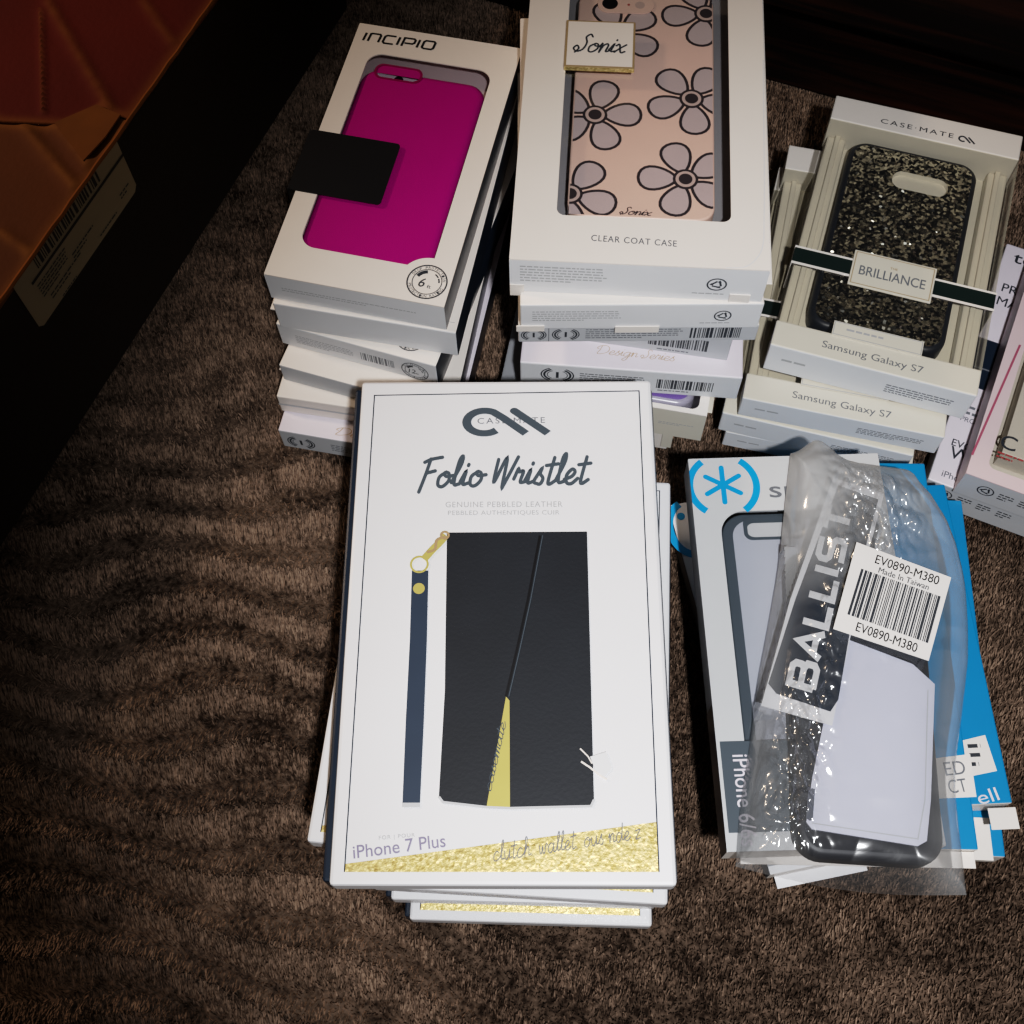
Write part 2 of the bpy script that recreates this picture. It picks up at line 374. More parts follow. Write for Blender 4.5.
# handwriting: every letter is a few smooth pen strokes on a unit x-height
PEN = {
 'a': ([[(.85, .8), (.5, 1), (.1, .6), (.15, .1), (.5, 0), (.82, .55), (.9, .98), (.85, .25), (1.0, 0), (1.3, .25)]], 1.15),
 'c': ([[(.8, .85), (.5, 1), (.12, .6), (.15, .1), (.5, 0), (1.0, .3)]], .9),
 'd': ([[(.8, .8), (.45, 1), (.1, .6), (.15, .1), (.5, 0), (.85, .7), (1.0, 2.0), (.9, .3), (1.2, .15)]], 1.1),
 'e': ([[(0, .3), (.5, .5), (.68, .82), (.45, 1), (.12, .6), (.2, .08), (.55, 0), (.95, .35)]], .85),
 'g': ([[(.85, .8), (.5, 1), (.1, .6), (.15, .1), (.5, 0), (.82, .55), (.9, .98), (.75, -.6), (.4, -1), (.15, -.7), (.7, -.1), (1.2, .3)]], 1.1),
 'h': ([[(0, .2), (.5, 1.5), (.45, 2.05), (.27, 1.8), (.18, 0), (.22, .45), (.55, 1), (.78, .75), (.75, .1), (1.1, .2)]], 1.0),
 'i': ([[(0, .3), (.28, 1), (.22, .15), (.6, .2)], [(.36, 1.42), (.38, 1.5)]], .5),
 'l': ([[(0, .25), (.45, 1.5), (.45, 2.1), (.25, 1.7), (.2, .2), (.6, .15)]], .5),
 'm': ([[(0, .6), (.15, 1), (.15, 0), (.3, .8), (.5, 1), (.6, .7), (.58, 0), (.75, .8), (.95, 1), (1.05, .7), (1.02, .1), (1.35, .2)]], 1.25),
 'n': ([[(0, .6), (.18, 1), (.16, 0), (.3, .7), (.6, 1), (.75, .75), (.72, .1), (1.05, .2)]], .95),
 'o': ([[(.55, 1), (.12, .65), (.15, .1), (.5, 0), (.85, .4), (.75, .9), (.45, .95), (.6, .7), (1.15, .75)]], .95),
 'r': ([[(0, .4), (.2, 1.1), (.3, .9), (.6, .92), (.5, .2), (.85, .2)]], .7),
 's': ([[(.0, .2), (.45, 1.1), (.4, .75), (.65, .4), (.5, .02), (.1, .1)]], .72),
 't': ([[(.4, 1.85), (.22, .25), (.35, 0), (.75, .25)], [(-.1, 1.3), (.75, 1.4)]], .62),
 'u': ([[(.05, .9), (.12, .2), (.4, 0), (.7, .5), (.8, 1), (.78, .15), (1.1, .2)]], 1.0),
 'w': ([[(.05, .9), (.15, .1), (.35, .1), (.5, .8), (.58, .1), (.8, .1), (1.0, 1), (1.25, .85)]], 1.15),
 'x': ([[(.0, .8), (.25, .95), (.6, .05), (.95, .15)], [(.85, .95), (.4, .5), (.05, .05)]], .95),
 'z': ([[(.05, .9), (.7, .95), (.1, .05), (.8, .1)]], .85),
 'D': ([[(.35, 1.85), (.3, .9), (.15, .05), (.7, 0), (1.5, .6), (1.5, 1.5), (.9, 2.0), (.1, 1.8), (-.2, 1.3), (.1, 1.1)]], 1.75),
 'F': ([[(.45, 1.95), (.3, .8), (.1, -.35)], [(.05, 1.72), (.5, 1.92), (1.25, 2.05)], [(.35, .95), (.95, 1.1)]], 1.1),
 'S': ([[(1.15, 1.75), (.9, 2.05), (.6, 1.7), (.85, 1.05), (.75, .3), (.3, 0), (-.1, .35), (.1, .7), (.35, .35), (.15, -.1)]], 1.15),
 'W': ([[(.1, 1.8), (.05, .5), (.15, .35), (.7, 1.9), (.72, 0), (.85, .1), (1.5, 1.95)]], 1.35),
 'P': ([[(.3, 2), (.15, 0)], [(0, 1.7), (.6, 2.05), (.95, 1.6), (.3, 1)]], 1.0),
 '.': ([[(.1, 0), (.14, .05)]], .4), ' ': ([], .55),
}
def script(s, w=.13, shear=.25, gap=0):
    x = 0; out = []
    for ch in s:
        st, adv = PEN[ch]
        for l in st: out += stroke([(p[0]+x+p[1]*shear, p[1]) for p in smoothline(l)], w, cap=True)
        x += adv+gap
    return out
def logo_loop():       # a hooked loop running into two slanting bars
    arc = [(.62+.44*math.cos(math.radians(a)), .5+.40*math.sin(math.radians(a))) for a in range(-48, -312, -12)]
    arc = [(x-.12, y) for x, y in arc]
    return stroke(arc+[(.98, .62), (1.52, .08)], .22)+stroke([(1.24, .88), (2.06, .08)], .22)+[disc(1.24, .88, .11)]
def asterisk(r):
    out = []
    for k in range(3):
        a = PI/2+k*PI/3; d = (r*math.cos(a), r*math.sin(a)); out += stroke([(-d[0], -d[1]), d], r*.26, cap=True)
    return out
def techtext(word):
    G = {'I': ([[(0, 0), (0, 1)]], .42), 'N': ([[(0, 0), (0, .95), (.12, 1), (.8, 1), (.92, .85), (.92, 0)]], 1.3),
         'C': ([[(.95, 1), (.15, 1), (0, .85), (0, .15), (.15, 0), (.95, 0)]], 1.3), 'P': ([[(0, -.05), (0, 1), (.85, 1), (1, .85), (1, .5), (.85, .36), (.15, .36)]], 1.35),
         'O': ([[(.15, 0), (0, .15), (0, .85), (.15, 1), (.85, 1), (1, .85), (1, .15), (.85, 0), (.15, 0)]], 1.3)}
    x = 0; out = []
    for ch in word:
        st, adv = G[ch]
        for l in st: out += stroke([(p[0]+x+p[1]*.12, p[1]) for p in l], .2)
        x += adv
    return out
def blocktext(word, w=.25):
    G = {'B': ([[(0, 0), (0, 1), (.62, 1), (.74, .88), (.74, .64), (.62, .53), (0, .53)], [(.62, .53), (.80, .42), (.80, .12), (.66, 0), (0, 0)]], 1.12), 'A': ([[(-.05, 0), (.40, 1), (.85, 0)], [(.15, .30), (.65, .30)]], 1.12),
         'L': ([[(0, 1), (0, 0), (.72, 0)]], 1.0), 'I': ([[(0, 0), (0, 1)]], .42), 'T': ([[(0, 1), (.9, 1)], [(.45, 1), (.45, 0)]], 1.18), 'C': ([[(.85, .95), (.7, 1), (.12, 1), (0, .85), (0, .15), (.12, 0), (.7, 0), (.85, .05)]], 1.1),
         'S': ([[(.8, 1), (.12, 1), (0, .88), (0, .64), (.12, .52), (.68, .48), (.8, .36), (.8, .12), (.68, 0), (0, 0)]], 1.15)}
    x = 0; out = []
    for ch in word:
        st, adv = G[ch]
        for l in st: out += stroke([(p[0]+x, p[1]) for p in l], w)
        x += adv
    return out
def clip(polys, x0, y0, x1, y1):
    out = []
    for p in polys:
        for ax, lim, sg in ((0, x0, 1), (0, x1, -1), (1, y0, 1), (1, y1, -1)):
            q = []
            for i in range(len(p)):
                a, b = p[i-1], p[i]; ia, ib = (a[ax]-lim)*sg >= 0, (b[ax]-lim)*sg >= 0
                if ia != ib:
                    t = (lim-a[ax])/(b[ax]-a[ax]); q.append((a[0]+(b[0]-a[0])*t, a[1]+(b[1]-a[1])*t))
                if ib: q.append(b)
            p = q
            if not p: break
        if len(p) > 2: out.append(p)
    return out

class Frame:                 # a box standing at (x, y) with its base at z: width along local x, length along local y
    def __init__(s, x, y, z, deg, w, l, t): s.x, s.y, s.z, s.a, s.w, s.l, s.t = x, y, z, math.radians(deg), w, l, t
    @property
    def loc(s): return (s.x, s.y, s.z)
    def local(s, px, py, z=None):      # a photo point on this box's level z (default: its top), in the box's own axes
        p = at(px, py, s.z+s.t if z is None else z); dx, dy = p.x-s.x, p.y-s.y; c, n = math.cos(s.a), math.sin(s.a)
        return (dx*c+dy*n, -dx*n+dy*c)
def top_mx(z, a=(0, 0), b=None):       # a print plane at height z with its origin at a and its x axis towards b
    r = math.atan2(b[1]-a[1], b[0]-a[0]) if b else 0
    return Matrix.Translation((a[0], a[1], z)) @ Matrix.Rotation(r, 4, 'Z')
def front_mx(l, x=0, z=0): return Matrix.Translation((x, -l/2-.00012, z)) @ Matrix.Rotation(PI/2, 4, 'X')
def left_mx(w, y=0, z=0): return Matrix.Translation((-w/2-.00012, y, z)) @ Matrix.Rotation(-PI/2, 4, 'Z') @ Matrix.Rotation(PI/2, 4, 'X')
def right_mx(w, y=0, z=0): return Matrix.Translation((w/2+.00012, y, z)) @ Matrix.Rotation(PI/2, 4, 'Z') @ Matrix.Rotation(PI/2, 4, 'X')
def span(F, a, b, z=None):             # local points of two photo points and their distance
    p, q = F.local(*a, z), F.local(*b, z); return p, q, math.hypot(q[0]-p[0], q[1]-p[1])
EPS = .00015

# ------------------------------------------------------------------ floor
fl = MB(); fl.rbox(-1.6, 1.6, -1.2, 2.0, -.02, -.001, 0, {'top': 'carpet'}); tag(fl.build('floor'), kind='structure')
def make_pile():
    R = np.random.RandomState(3); sp = .00142
    xs = np.arange(-.50, .52, sp); ys = np.arange(-.02, .80, sp)
    X, Y = np.meshgrid(xs, ys); X = X.ravel()+R.uniform(-.6, .6, X.size)*sp; Y = Y.ravel()+R.uniform(-.6, .6, Y.size)*sp
    n = X.size
    ph = (Y+.30*(X+.3)*np.clip(1-Y/.38, 0, 1)+.010*np.sin(X*21+1)+.006*np.sin(X*47+Y*30)+.05*np.cos(X*5)*.3)/.0245*2*PI
    amp = np.clip(.62-(X+.05)*3.2, .12, 1)*np.clip(1-(Y-.27)/.13, .22, 1)
    band = np.sin(ph)*amp
    h = R.uniform(.0030, .0050, n)*(1+.30*band)
    ly = .0010+.0040*band+R.normal(0, .0011, n); lx = R.normal(0, .0008, n)
    th = R.normal(0, .5, n); wd = R.uniform(.0006, .00105, n)
    dx, dy = np.cos(th)*wd/2, np.sin(th)*wd/2
    V = np.empty((n, 4, 3)); 
    V[:, 0] = np.stack([X-dx, Y-dy, np.full(n, -.001)], 1); V[:, 1] = np.stack([X+dx, Y+dy, np.full(n, -.001)], 1)
    V[:, 2] = np.stack([X+dx*.6+lx, Y+dy*.6+ly, h], 1)-np.array([0, 0, .001]); V[:, 3] = np.stack([X-dx*.6+lx, Y-dy*.6+ly, h], 1)-np.array([0, 0, .001])
    V[:, :, 2] = np.minimum(V[:, :, 2], .0046)
    me = bpy.data.meshes.new('carpet_pile'); me.vertices.add(n*4); me.vertices.foreach_set('co', V.ravel())
    me.loops.add(n*4); me.loops.foreach_set('vertex_index', np.arange(n*4)); me.polygons.add(n); me.polygons.foreach_set('loop_start', np.arange(n)*4)
    try: me.polygons.foreach_set('loop_total', np.full(n, 4))
    except Exception: pass
    me.materials.append(M['pile']); me.update(); me.validate()
    o = bpy.data.objects.new('carpet_pile', me); COL.objects.link(o)
    tag(o, 'short brown looped carpet pile with brushed ripples covering the floor', 'carpet', kind='stuff')
make_pile()

# ------------------------------------------------------------------ plain cartons
def carton(F, name, label, mats, group=None, bev=.0008, prints=None, flaps=(), cat='box'):
    t = thing(name, label, cat, F.loc, F.a, group)
    b = MB(); b.rbox(-F.w/2, F.w/2, -F.l/2, F.l/2, 0, F.t, bev, mats)
    if prints: prints(b, F)
    b.build('carton_body', t)
    for x0, x1, y0, y1, z0, z1, m in flaps:
        f = MB(); f.rbox(x0, x1, y0, y1, z0, z1, .0002, {'top': m}); f.build('tuck_flap', t)
    return t
# ------------------------------------------------------------------ window cartons
def window_carton(F, name, label, mats, hole, panel='white', tray='trayg', group=None, prints=None, sideprints=None, flaps=(), cat='box', filmz=True):
    t = thing(name, label, cat, F.loc, F.a, group)
    w, l, T = F.w, F.l, F.t; pt = .0007
    body = MB()
    def sf(nx, ny, li):
        if li: return tray
        if abs(nx) > abs(ny): return mats['right'] if nx > 0 else mats['left']
        return mats['back'] if ny > 0 else mats['front']
    body.prism(rect(-w/2, -l/2, w/2, l/2), [rect(-w/2+.001, -l/2+.001, w/2-.001, l/2-.001)], 0, T-pt, panel, sidef=sf)
    body.rbox(-w/2+.001, w/2-.001, -l/2+.001, l/2-.001, .0002, .001, 0, {'top': tray})
    if sideprints: sideprints(body, F)
    body.build('carton_body', t)
    p = MB(); p.prism(rrect(w, l, .0006, 2), [hole], T-pt, T, panel, sidef=lambda nx, ny, li: panel)
    if prints: prints(p, F)
    p.build('front_panel', t)
    x0, x1, y0, y1 = bounds([hole])
    f = MB(); f.face([(x0-.003, y0-.003, T-pt-.0001), (x1+.003, y0-.003, T-pt-.0001), (x1+.003, y1+.003, T-pt-.0001), (x0-.003, y1+.003, T-pt-.0001)], 'film')
    if filmz: f.build('window_film', t)
    for a in flaps:
        g = MB(); g.rbox(*a[:6], .0002, {'top': a[6]}); g.build('tuck_flap', t)
    return t

# ================================================================== left stack, under the pink case
A1 = Frame(-.0536, .4454, .0997, -14.71, .0947, .1778, .0203)
def badge(b, mx, c, r, num):
    if num == '1':
        for s_ in (0, 180):
            for rr, wd in ((.96, .10), (.78, .16), (.60, .06)):
                b.put(stroke([(c[0]+r*rr*1.25*math.cos(math.radians(a+s_)), c[1]+r*rr*math.sin(math.radians(a+s_))) for a in range(-62, 63, 8)], r*wd), mx, 'ink')
        g = fit(text('1', .006), r*.20, r*.80, True); b.put([move(q, *c) for q in g], mx, 'ink'); return
    b.put(ring(*c, r*.93, r), mx, 'ink'); b.put(ring(*c, r*.70, r*.74), mx, 'ink')
    b.put(arctext('DROP PROTECTION', *c, r*.83, r*.14, 155, 15), mx, 'ink')
    b.put(arctext('PROTECTION RATING', *c, r*.84, r*.14, 200, 340, True), mx, 'ink')
    for a0, a1 in ((155, 100), (60, 36), (30, 5)):
        b.put(stroke([(c[0]+r*.58*math.cos(math.radians(a0+(a1-a0)*k/6)), c[1]+r*.58*math.sin(math.radians(a0+(a1-a0)*k/6))) for k in range(7)], r*(.18 if a0 > 100 else .07)), mx, 'ink')
    g = fit(text(num, .02, .2), r*(.30 if len(num) == 1 else .55), r*.52); b.put([move(q, c[0]-r*(.38 if len(num) == 1 else .5), c[1]-r*.34) for q in g], mx, 'ink')
    g = fit(text('ft'), r*.2, r*.2); b.put([move(q, c[0]+r*.06, c[1]-r*.36) for q in g], mx, 'ink')
def hole_from(F, tl, tr, br, bl, r, z=None):
    P = [F.local(*p, z) for p in (tl, tr, br, bl)]
    x0 = (P[0][0]+P[3][0])/2; x1 = (P[1][0]+P[2][0])/2; y0 = (P[2][1]+P[3][1])/2; y1 = (P[0][1]+P[1][1])/2
    return x0, x1, y0, y1, move(rrect(x1-x0, y1-y0, r), (x0+x1)/2, (y0+y1)/2)
hx0, hx1, hy0, hy1, _ = hole_from(A1, (367, 52), (491, 71), (434, 268), (301, 247), .008)
bc = A1.local(427, 282); br_ = .0105
# window outline with a bite taken out for the badge
RB = br_*1.42
def arc(cx, cy, r, a0, a1, n=9): return [(cx+r*math.cos(math.radians(a0+(a1-a0)*k/n)), cy+r*math.sin(math.radians(a0+(a1-a0)*k/n))) for k in range(n+1)]
_q = .0085; e0 = math.degrees(math.acos(max(-1, min(1, (hx1-bc[0])/RB)))); e1 = 180-math.degrees(math.asin(max(-1, min(1, (hy0-bc[1])/RB))))
hole = arc(hx1-_q, hy1-_q, _q, 0, 90)+arc(hx0+_q, hy1-_q, _q, 90, 180)+arc(hx0+_q, hy0+_q, _q, 180, 270)+arc(*bc, RB, e1, e0, 14)
def a1_print(b, F):
    mx = top_mx(F.t+EPS)
    p, q, W = span(F, (361.6, 41), (434.5, 51)); b.put(fit(techtext('INCIPIO'), W, .0072), top_mx(F.t+EPS, p, q), 'black')
    badge(b, mx, bc, br_, '6')
def a1_front(b, F):
    b.put(textlines(F.w*.80, .0035, 2, 4), front_mx(F.l, -F.w*.42, .008), 'paleink')
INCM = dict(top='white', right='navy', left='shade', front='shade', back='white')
window_carton(A1, 'phone_case_box', 'white window box with magenta phone case and black tag, on top of its stack', INCM, hole, 'white', 'pinkw', prints=a1_print, sideprints=a1_front)
tagm = MB(); P = [A1.local(*p) for p in ((316, 129), (400.5, 146.5), (384, 208), (295, 189))]
wl = P[1][0]; ya, yb = (P[0][1]+P[1][1])/2, (P[2][1]+P[3][1])/2
tagm.prism(move(rrect(wl+A1.w/2+.004, ya-yb, .0022), (wl-A1.w/2)/2-.002, (ya+yb)/2), [], A1.t+.0001, A1.t+.0006, 'black')
tagm.rbox(-A1.w/2-.0046, -A1.w/2-.0040, yb, ya, .004, A1.t+.0005, 0, {'top': 'black'})
o = tagm.build('pull_tag', [x for x in COL.objects if x.name == 'phone_case_box'][0])
def phone_case(F, z, w, l, c, t, top, side, cut, label, name='phone_case', rc=.011, fil=.004, rim=None, inside='trayg', prints=None):
    th = thing(name, label, 'phone case', (*(Matrix.Rotation(F.a, 2) @ Vector(c)+Vector((F.x, F.y))), z), F.a)
    b = MB(); holes = [cut] if cut else []
    b.slab(w, l, 0, t, rc, fil, top, side, holes, inside)
    if prints: prints(b, F, c, t)
    shell = b.build('case_shell', th, True)
    if cut and rim:
        k = MB(); n = len(cut); cx = sum(p[0] for p in cut)/n; cy = sum(p[1] for p in cut)/n
        k.prism([(cx+(p[0]-cx)*1.10, cy+(p[1]-cy)*1.22) for p in cut], [cut], t-.0004, t+.0005, rim); k.build('camera_rim', shell)
    return th
pcz = A1.z+.0012
cl = A1.local(366, 64, pcz+.0165); cr = A1.local(486, 90, pcz+.0165); bl = A1.local(301, 250, pcz+.0165)
pw = cr[0]-cl[0]+.001; pl = cl[1]-bl[1]+.0045; pc = ((cl[0]+cr[0])/2, cl[1]-pl/2-.001)
cc = A1.local(398.5, 74, pcz+.0168); cut = move(rrect(.0250, .0088, .0042), cc[0]-pc[0], cc[1]-pc[1])
th = phone_case(A1, pcz, pw, pl, pc, .0168, 'pink', 'pink', cut, 'plain magenta phone case behind the window of the topmost box with a black tag', rim='pinkdeep', inside='lilac')
ln = MB(); ln.put([disc(cut[0][0]-.0125, sum(p[1] for p in cut)/len(cut)-.001, .0026)], top_mx(.0168-.0035+EPS), 'black'); ln.build('printed_lens', th)

A2 = Frame(-.0532, .4434, .0772, -13.24, .0986, .178, .0221)
def a2p(b, F):
    b.put(textlines(F.w*.80, .0085, 4, 9), front_mx(F.l, -F.w*.42, .006), 'shade')
    b.put(stroke([(-F.w/2+.004, -F.l/2+.006), (F.w/2-.002, -F.l/2+.006)], .0003), top_mx(F.t+EPS), 'paleink')
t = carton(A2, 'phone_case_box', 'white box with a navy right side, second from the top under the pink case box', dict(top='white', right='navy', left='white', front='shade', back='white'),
       prints=a2p, flaps=[(-A2.w/2-.0035, -A2.w/2+.008, -A2.l/2+.002, -A2.l/2+.016, A2.t*.55, A2.t*.60, 'white')])
h = MB(); h.prism([(.006, .0), (.034, .0), (.026, .012), (.014, .012)], [disc(.02, .005, .0035, 16)], 0, .0006, 'black', mx=Matrix.Translation((0, A2.l/2-.0002, .021))); h.build('hang_tab', t)
A3 = Frame(-0.0512, 0.4393, .0572, -19.5, .092, .178, .0196)
def a3p(b, F):
    mx = front_mx(F.l); badge(b, mx, (F.w*.36, .0085), .0078, '12')
    b.put(barcode(.020, .007, 24, 3), front_mx(F.l, .002, .006), 'midink'); b.put(textlines(.034, .008, 5, 3), front_mx(F.l, -.036, .005), 'paleink')
    badge(b, top_mx(F.t+EPS), (F.w*.30, -F.l/2+.013), .0085, '12')
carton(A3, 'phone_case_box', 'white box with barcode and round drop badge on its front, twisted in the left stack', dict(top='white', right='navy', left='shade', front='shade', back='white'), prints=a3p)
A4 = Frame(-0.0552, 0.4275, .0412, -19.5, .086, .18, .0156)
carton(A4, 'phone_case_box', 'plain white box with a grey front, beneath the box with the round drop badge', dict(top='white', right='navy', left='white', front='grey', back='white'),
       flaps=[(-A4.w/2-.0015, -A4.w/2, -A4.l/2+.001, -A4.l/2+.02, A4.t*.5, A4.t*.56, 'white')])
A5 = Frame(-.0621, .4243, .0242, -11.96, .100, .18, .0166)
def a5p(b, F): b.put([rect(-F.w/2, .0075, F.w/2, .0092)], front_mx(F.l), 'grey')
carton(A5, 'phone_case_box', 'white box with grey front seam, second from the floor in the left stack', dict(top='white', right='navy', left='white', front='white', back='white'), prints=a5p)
A6 = Frame(-.0624, .4108, .0046, -13.03, .100, .18, .0192)
def a6p(b, F):
    p = F.local(338, 436); b.put(fit(script('Design Series', .09), .055, .008), top_mx(F.t+EPS, (p[0]-.002, p[1]-.002)), 'goldink')
    mx = front_mx(F.l); badge(b, mx, (-F.w/2+.012, .0085), .0066, '1'); b.put(textlines(.05, .008, 4, 12), front_mx(F.l, -.02, .005), 'midink')
carton(A6, 'phone_case_box', 'lavender white box with gold script and grey front, lowest in the left stack', dict(top='lilac', right='navy', left='lilac', front='grey', back='lilac'), prints=a6p)

# ================================================================== middle stack, under the floral case
B1 = Frame(.0732, .4408, .136, -5.55, .1216, .205, .025)
h = hole_from(B1, (574, 0), (734, 0), (724.5, 225.6), (552, 211), .004)
fh = move(rrect(h[1]-h[0], B1.l*.5-.007-h[2], .004), (h[0]+h[1])/2, (B1.l*.5-.007+h[2])/2)
def b1p(b, F):
    p, q, W = span(F, (591, 241), (676.6, 247)); b.put(fit(text('CLEAR COAT CASE', .006, 0, 1.15), W, .0036), top_mx(F.t+EPS, p, q), 'midink')
    # the soft tuck line round the lower right corner
    pts = [F.local(*p) for p in ((726, 268), (745, 267), (757, 258), (763, 244), (764, 215), (764, 160), (763, 60))]
    b.put(stroke(smoothline(pts), .0004), top_mx(F.t+EPS), 'shade')
def b1f(b, F):
    b.put(textlines(.042, .013, 6, 21), front_mx(F.l, -F.w/2+.005, .008), 'paleink')
    b.put(recycle(F.w*.31, .0125, .0048), front_mx(F.l), 'ink'); b.put(textlines(.026, .002, 1, 5), front_mx(F.l, F.w*.22, .004), 'paleink')
WM = dict(top='white', right='white', left='white', front='shade', back='white')
tB1 = window_carton(B1, 'phone_case_box', 'white window box showing a pink floral phone case, on top of its stack', WM, fh, 'white', 'trayg', prints=b1p, sideprints=b1f,
    flaps=[(B1.w*.5-.016, B1.w*.5-.006, -B1.l/2-.0008, -B1.l/2-.0002, -.002, .006, 'white'), (B1.w/2, B1.w/2+.0035, -B1.l/2+.003, B1.l/2-.01, .010, .0106, 'white'), (-B1.w/2, -B1.w/2+.007, -B1.l/2-.0007, -B1.l/2-.0002, -.003, .006, 'white')])
P = [B1.local(*p, B1.z+B1.t+.003) for p in ((567.6, 18), (636.5, 23.4), (633.6, 70), (563, 65))]
px0, px1, py0, py1 = (P[0][0]+P[3][0])/2, (P[1][0]+P[2][0])/2, (P[2][1]+P[3][1])/2, (P[0][1]+P[1][1])/2
pq = MB(); pq.rbox(px0, px1, py0, py1, B1.t+.0001, B1.t+.0028, .0003, {'top': 'goldink', 'front': 'gold', 'left': 'midink'})
pq.put([rect(px0+.0011, py0+.0011, px1-.0011, py1-.0011)], top_mx(B1.t+.0028+EPS), 'white')
g = fit(script('Sonix', .16, .3), (px1-px0)*.78, (py1-py0)*.42, True); pq.put([move(q, (px0+px1)/2, (py0+py1)/2) for q in g], top_mx(B1.t+.0028+2*EPS), 'ink')
tag(pq.build('brand_plaque', tB1), 'raised cream plaque with gold border')
fz = B1.z+.0012; ft = .0135; zt = fz+ft
fb = B1.local(553, 214, zt); frr = B1.local(715, 224, zt); ftl = B1.local(577, 0, zt)
x0, x1 = B1.local(571.5, 130, zt)[0], B1.local(714.5, 130, zt)[0]; y0 = (fb[1]+frr[1])/2+.0005; fl_ = .1520; fw = x1-x0; fc = ((x0+x1)/2, y0+fl_/2)
def flower(cx, cy, s, rot):
    pet, lin = [], []
    for k in range(5):
        a = rot+k*2*PI/5; pts = []
        for i in range(22):
            u = 2*PI*i/22; rr = (.62-.42*math.cos(u)); ww = .31*math.sin(u)*(1.0-.32*math.cos(u))
            pts.append((cx+s*(rr*math.cos(a)-ww*math.sin(a)), cy+s*(rr*math.sin(a)+ww*math.cos(a))))
        ctr = (sum(p[0] for p in pts)/22, sum(p[1] for p in pts)/22)
        pet += [[ctr, pts[i-1], pts[i]] for i in range(22)]; lin += stroke(pts, s*.065, True)
    return pet, lin
def floral(b, F, c, t):
    lim = (-fw/2+.0009, -fl_/2+.0009, fw/2-.0009, fl_/2-.0009); mx0 = top_mx(t+.0001); mx1 = top_mx(t+.0002); mx2 = top_mx(t+.0003)
    for u, v, rot in ((595, 115, 75), (691.5, 99, 60), (685.5, 179.5, 108), (570, 194, 55), (706, 14, 260), (618, 33, 40), (720, 275, 60), (700, -75, 20), (625, -90, 80)):
        p = F.local(u, v, zt); cx, cy = p[0]-c[0], p[1]-c[1]; s = .0225
        pet, lin = flower(cx, cy, s, math.radians(rot))
        b.put(clip(pet, *lim), mx0, 'petal'); b.put(clip(lin, *lim), mx1, 'petalline')
        b.put(clip([disc(cx, cy, s*.28)], *lim), mx1, 'petalline'); b.put(clip([disc(cx, cy, s*.22)], *lim), mx2, 'ringp'); b.put(clip([disc(cx, cy, s*.15)], *lim), top_mx(t+.0004), 'petalline')
    p, q, W = span(F, (619, 215), (652, 217), zt); b.put(fit(script('Sonix', .17, .3), W, .0052), top_mx(t+.0003, (p[0]-c[0], p[1]-c[1]), (q[0]-c[0], q[1]-c[1])), 'petalline')
th = phone_case(B1, fz, fw, fl_, fc, ft, 'blush', 'blush', None, 'blush pink phone case with outlined daisies, behind the window of the largest top box', rc=.009, fil=.0012, prints=floral)
p = B1.local(622, 7, zt); k = MB(); k.prism(move(rrect(.030, .0125, .006), p[0]-fc[0]+.002, p[1]-fc[1]+.001), [], ft+.0004, ft+.0011, 'blush')
k.put([disc(p[0]-fc[0]-.0065, p[1]-fc[1]+.001, .0042)], top_mx(ft+.0012), 'black'); k.put([disc(p[0]-fc[0]+.0035, p[1]-fc[1]+.0005, .0007)], top_mx(ft+.0012), 'red'); k.put([disc(p[0]-fc[0]+.0095, p[1]-fc[1]+.0005, .0026)], top_mx(ft+.0012), 'ringp'); k.build('camera_island', th)

B2 = Frame(.0697, .4289, .115, -1.98, .1182, .19, .0208)
def b2p(b, F):
    b.put(textlines(.045, .009, 5, 31), front_mx(F.l, -F.w/2+.006, .007), 'paleink'); b.put(recycle(F.w*.34, .011, .0043), front_mx(F.l), 'ink')
    b.put(textlines(.026, .0018, 1, 5), front_mx(F.l, F.w*.25, .004), 'paleink')
carton(B2, 'phone_case_box', 'white box with small print and recycling mark, right beneath the floral case box', WM, prints=b2p,
       flaps=[(-.012, .010, -B2.l/2-.0008, -B2.l/2-.0002, -.0025, .003, 'white'), (-B2.w/2-.002, -B2.w/2+.012, -B2.l/2-.0008, -B2.l/2-.0002, -.001, .004, 'white')])
B3 = Frame(.0693, .4206, .1008, -1.81, .1207, .17, .0138)
def b3p(b, F):
    m = front_mx(F.l); badge(b, m, (-F.w/2+.0078, .0068), .0052, '1'); badge(b, m, (-F.w/2+.024, .0070), .0056, '1')
    b.put([rect(-F.w/2+.0152, .001, -F.w/2+.0156, .013)], m, 'midink')
    b.put(textlines(.050, .009, 5, 41), front_mx(F.l, -F.w/2+.034, .003), 'midink'); b.put(barcode(.026, .009, 26, 5), front_mx(F.l, F.w/2-.034, .003), 'ink')
carton(B3, 'phone_case_box', 'grey fronted box with two round badges and a barcode, third down in the middle stack', dict(top='white', right='white', left='white', front='grey', back='white'), prints=b3p)
B4 = Frame(.0886, .4128, .079, -11.73, .085, .14, .0213)
def b4p(b, F): b.put(barcode(.032, .010, 34, 6), front_mx(F.l, .000, .006), 'ink'); b.put(textlines(.028, .002, 1, 6), front_mx(F.l, .005, .002), 'midink')
carton(B4, 'phone_case_box', 'small lavender white box with barcode front, wedged above the gold script box', dict(top='lilac', right='lilac', left='lilac', front='grey', back='lilac'), prints=b4p)
B5 = Frame(.0753, .414, .057, -7.14, .1171, .165, .0218)
def b5p(b, F):
    p, q, W = span(F, (596, 358), (674, 366)); b.put(fit(script('Design Series', .085), W, .0085), top_mx(F.t+EPS, p, q), 'goldink')
    m = front_mx(F.l); badge(b, m, (-F.w/2+.020, .012), .0072, '1'); b.put(barcode(.030, .009, 32, 8), front_mx(F.l, F.w/2-.044, .006), 'ink')
    b.put(textlines(.028, .002, 1, 6), front_mx(F.l, F.w/2-.043, .003), 'midink'); b.put(textlines(.036, .010, 5, 51), front_mx(F.l, -F.w/2+.032, .006), 'midink')
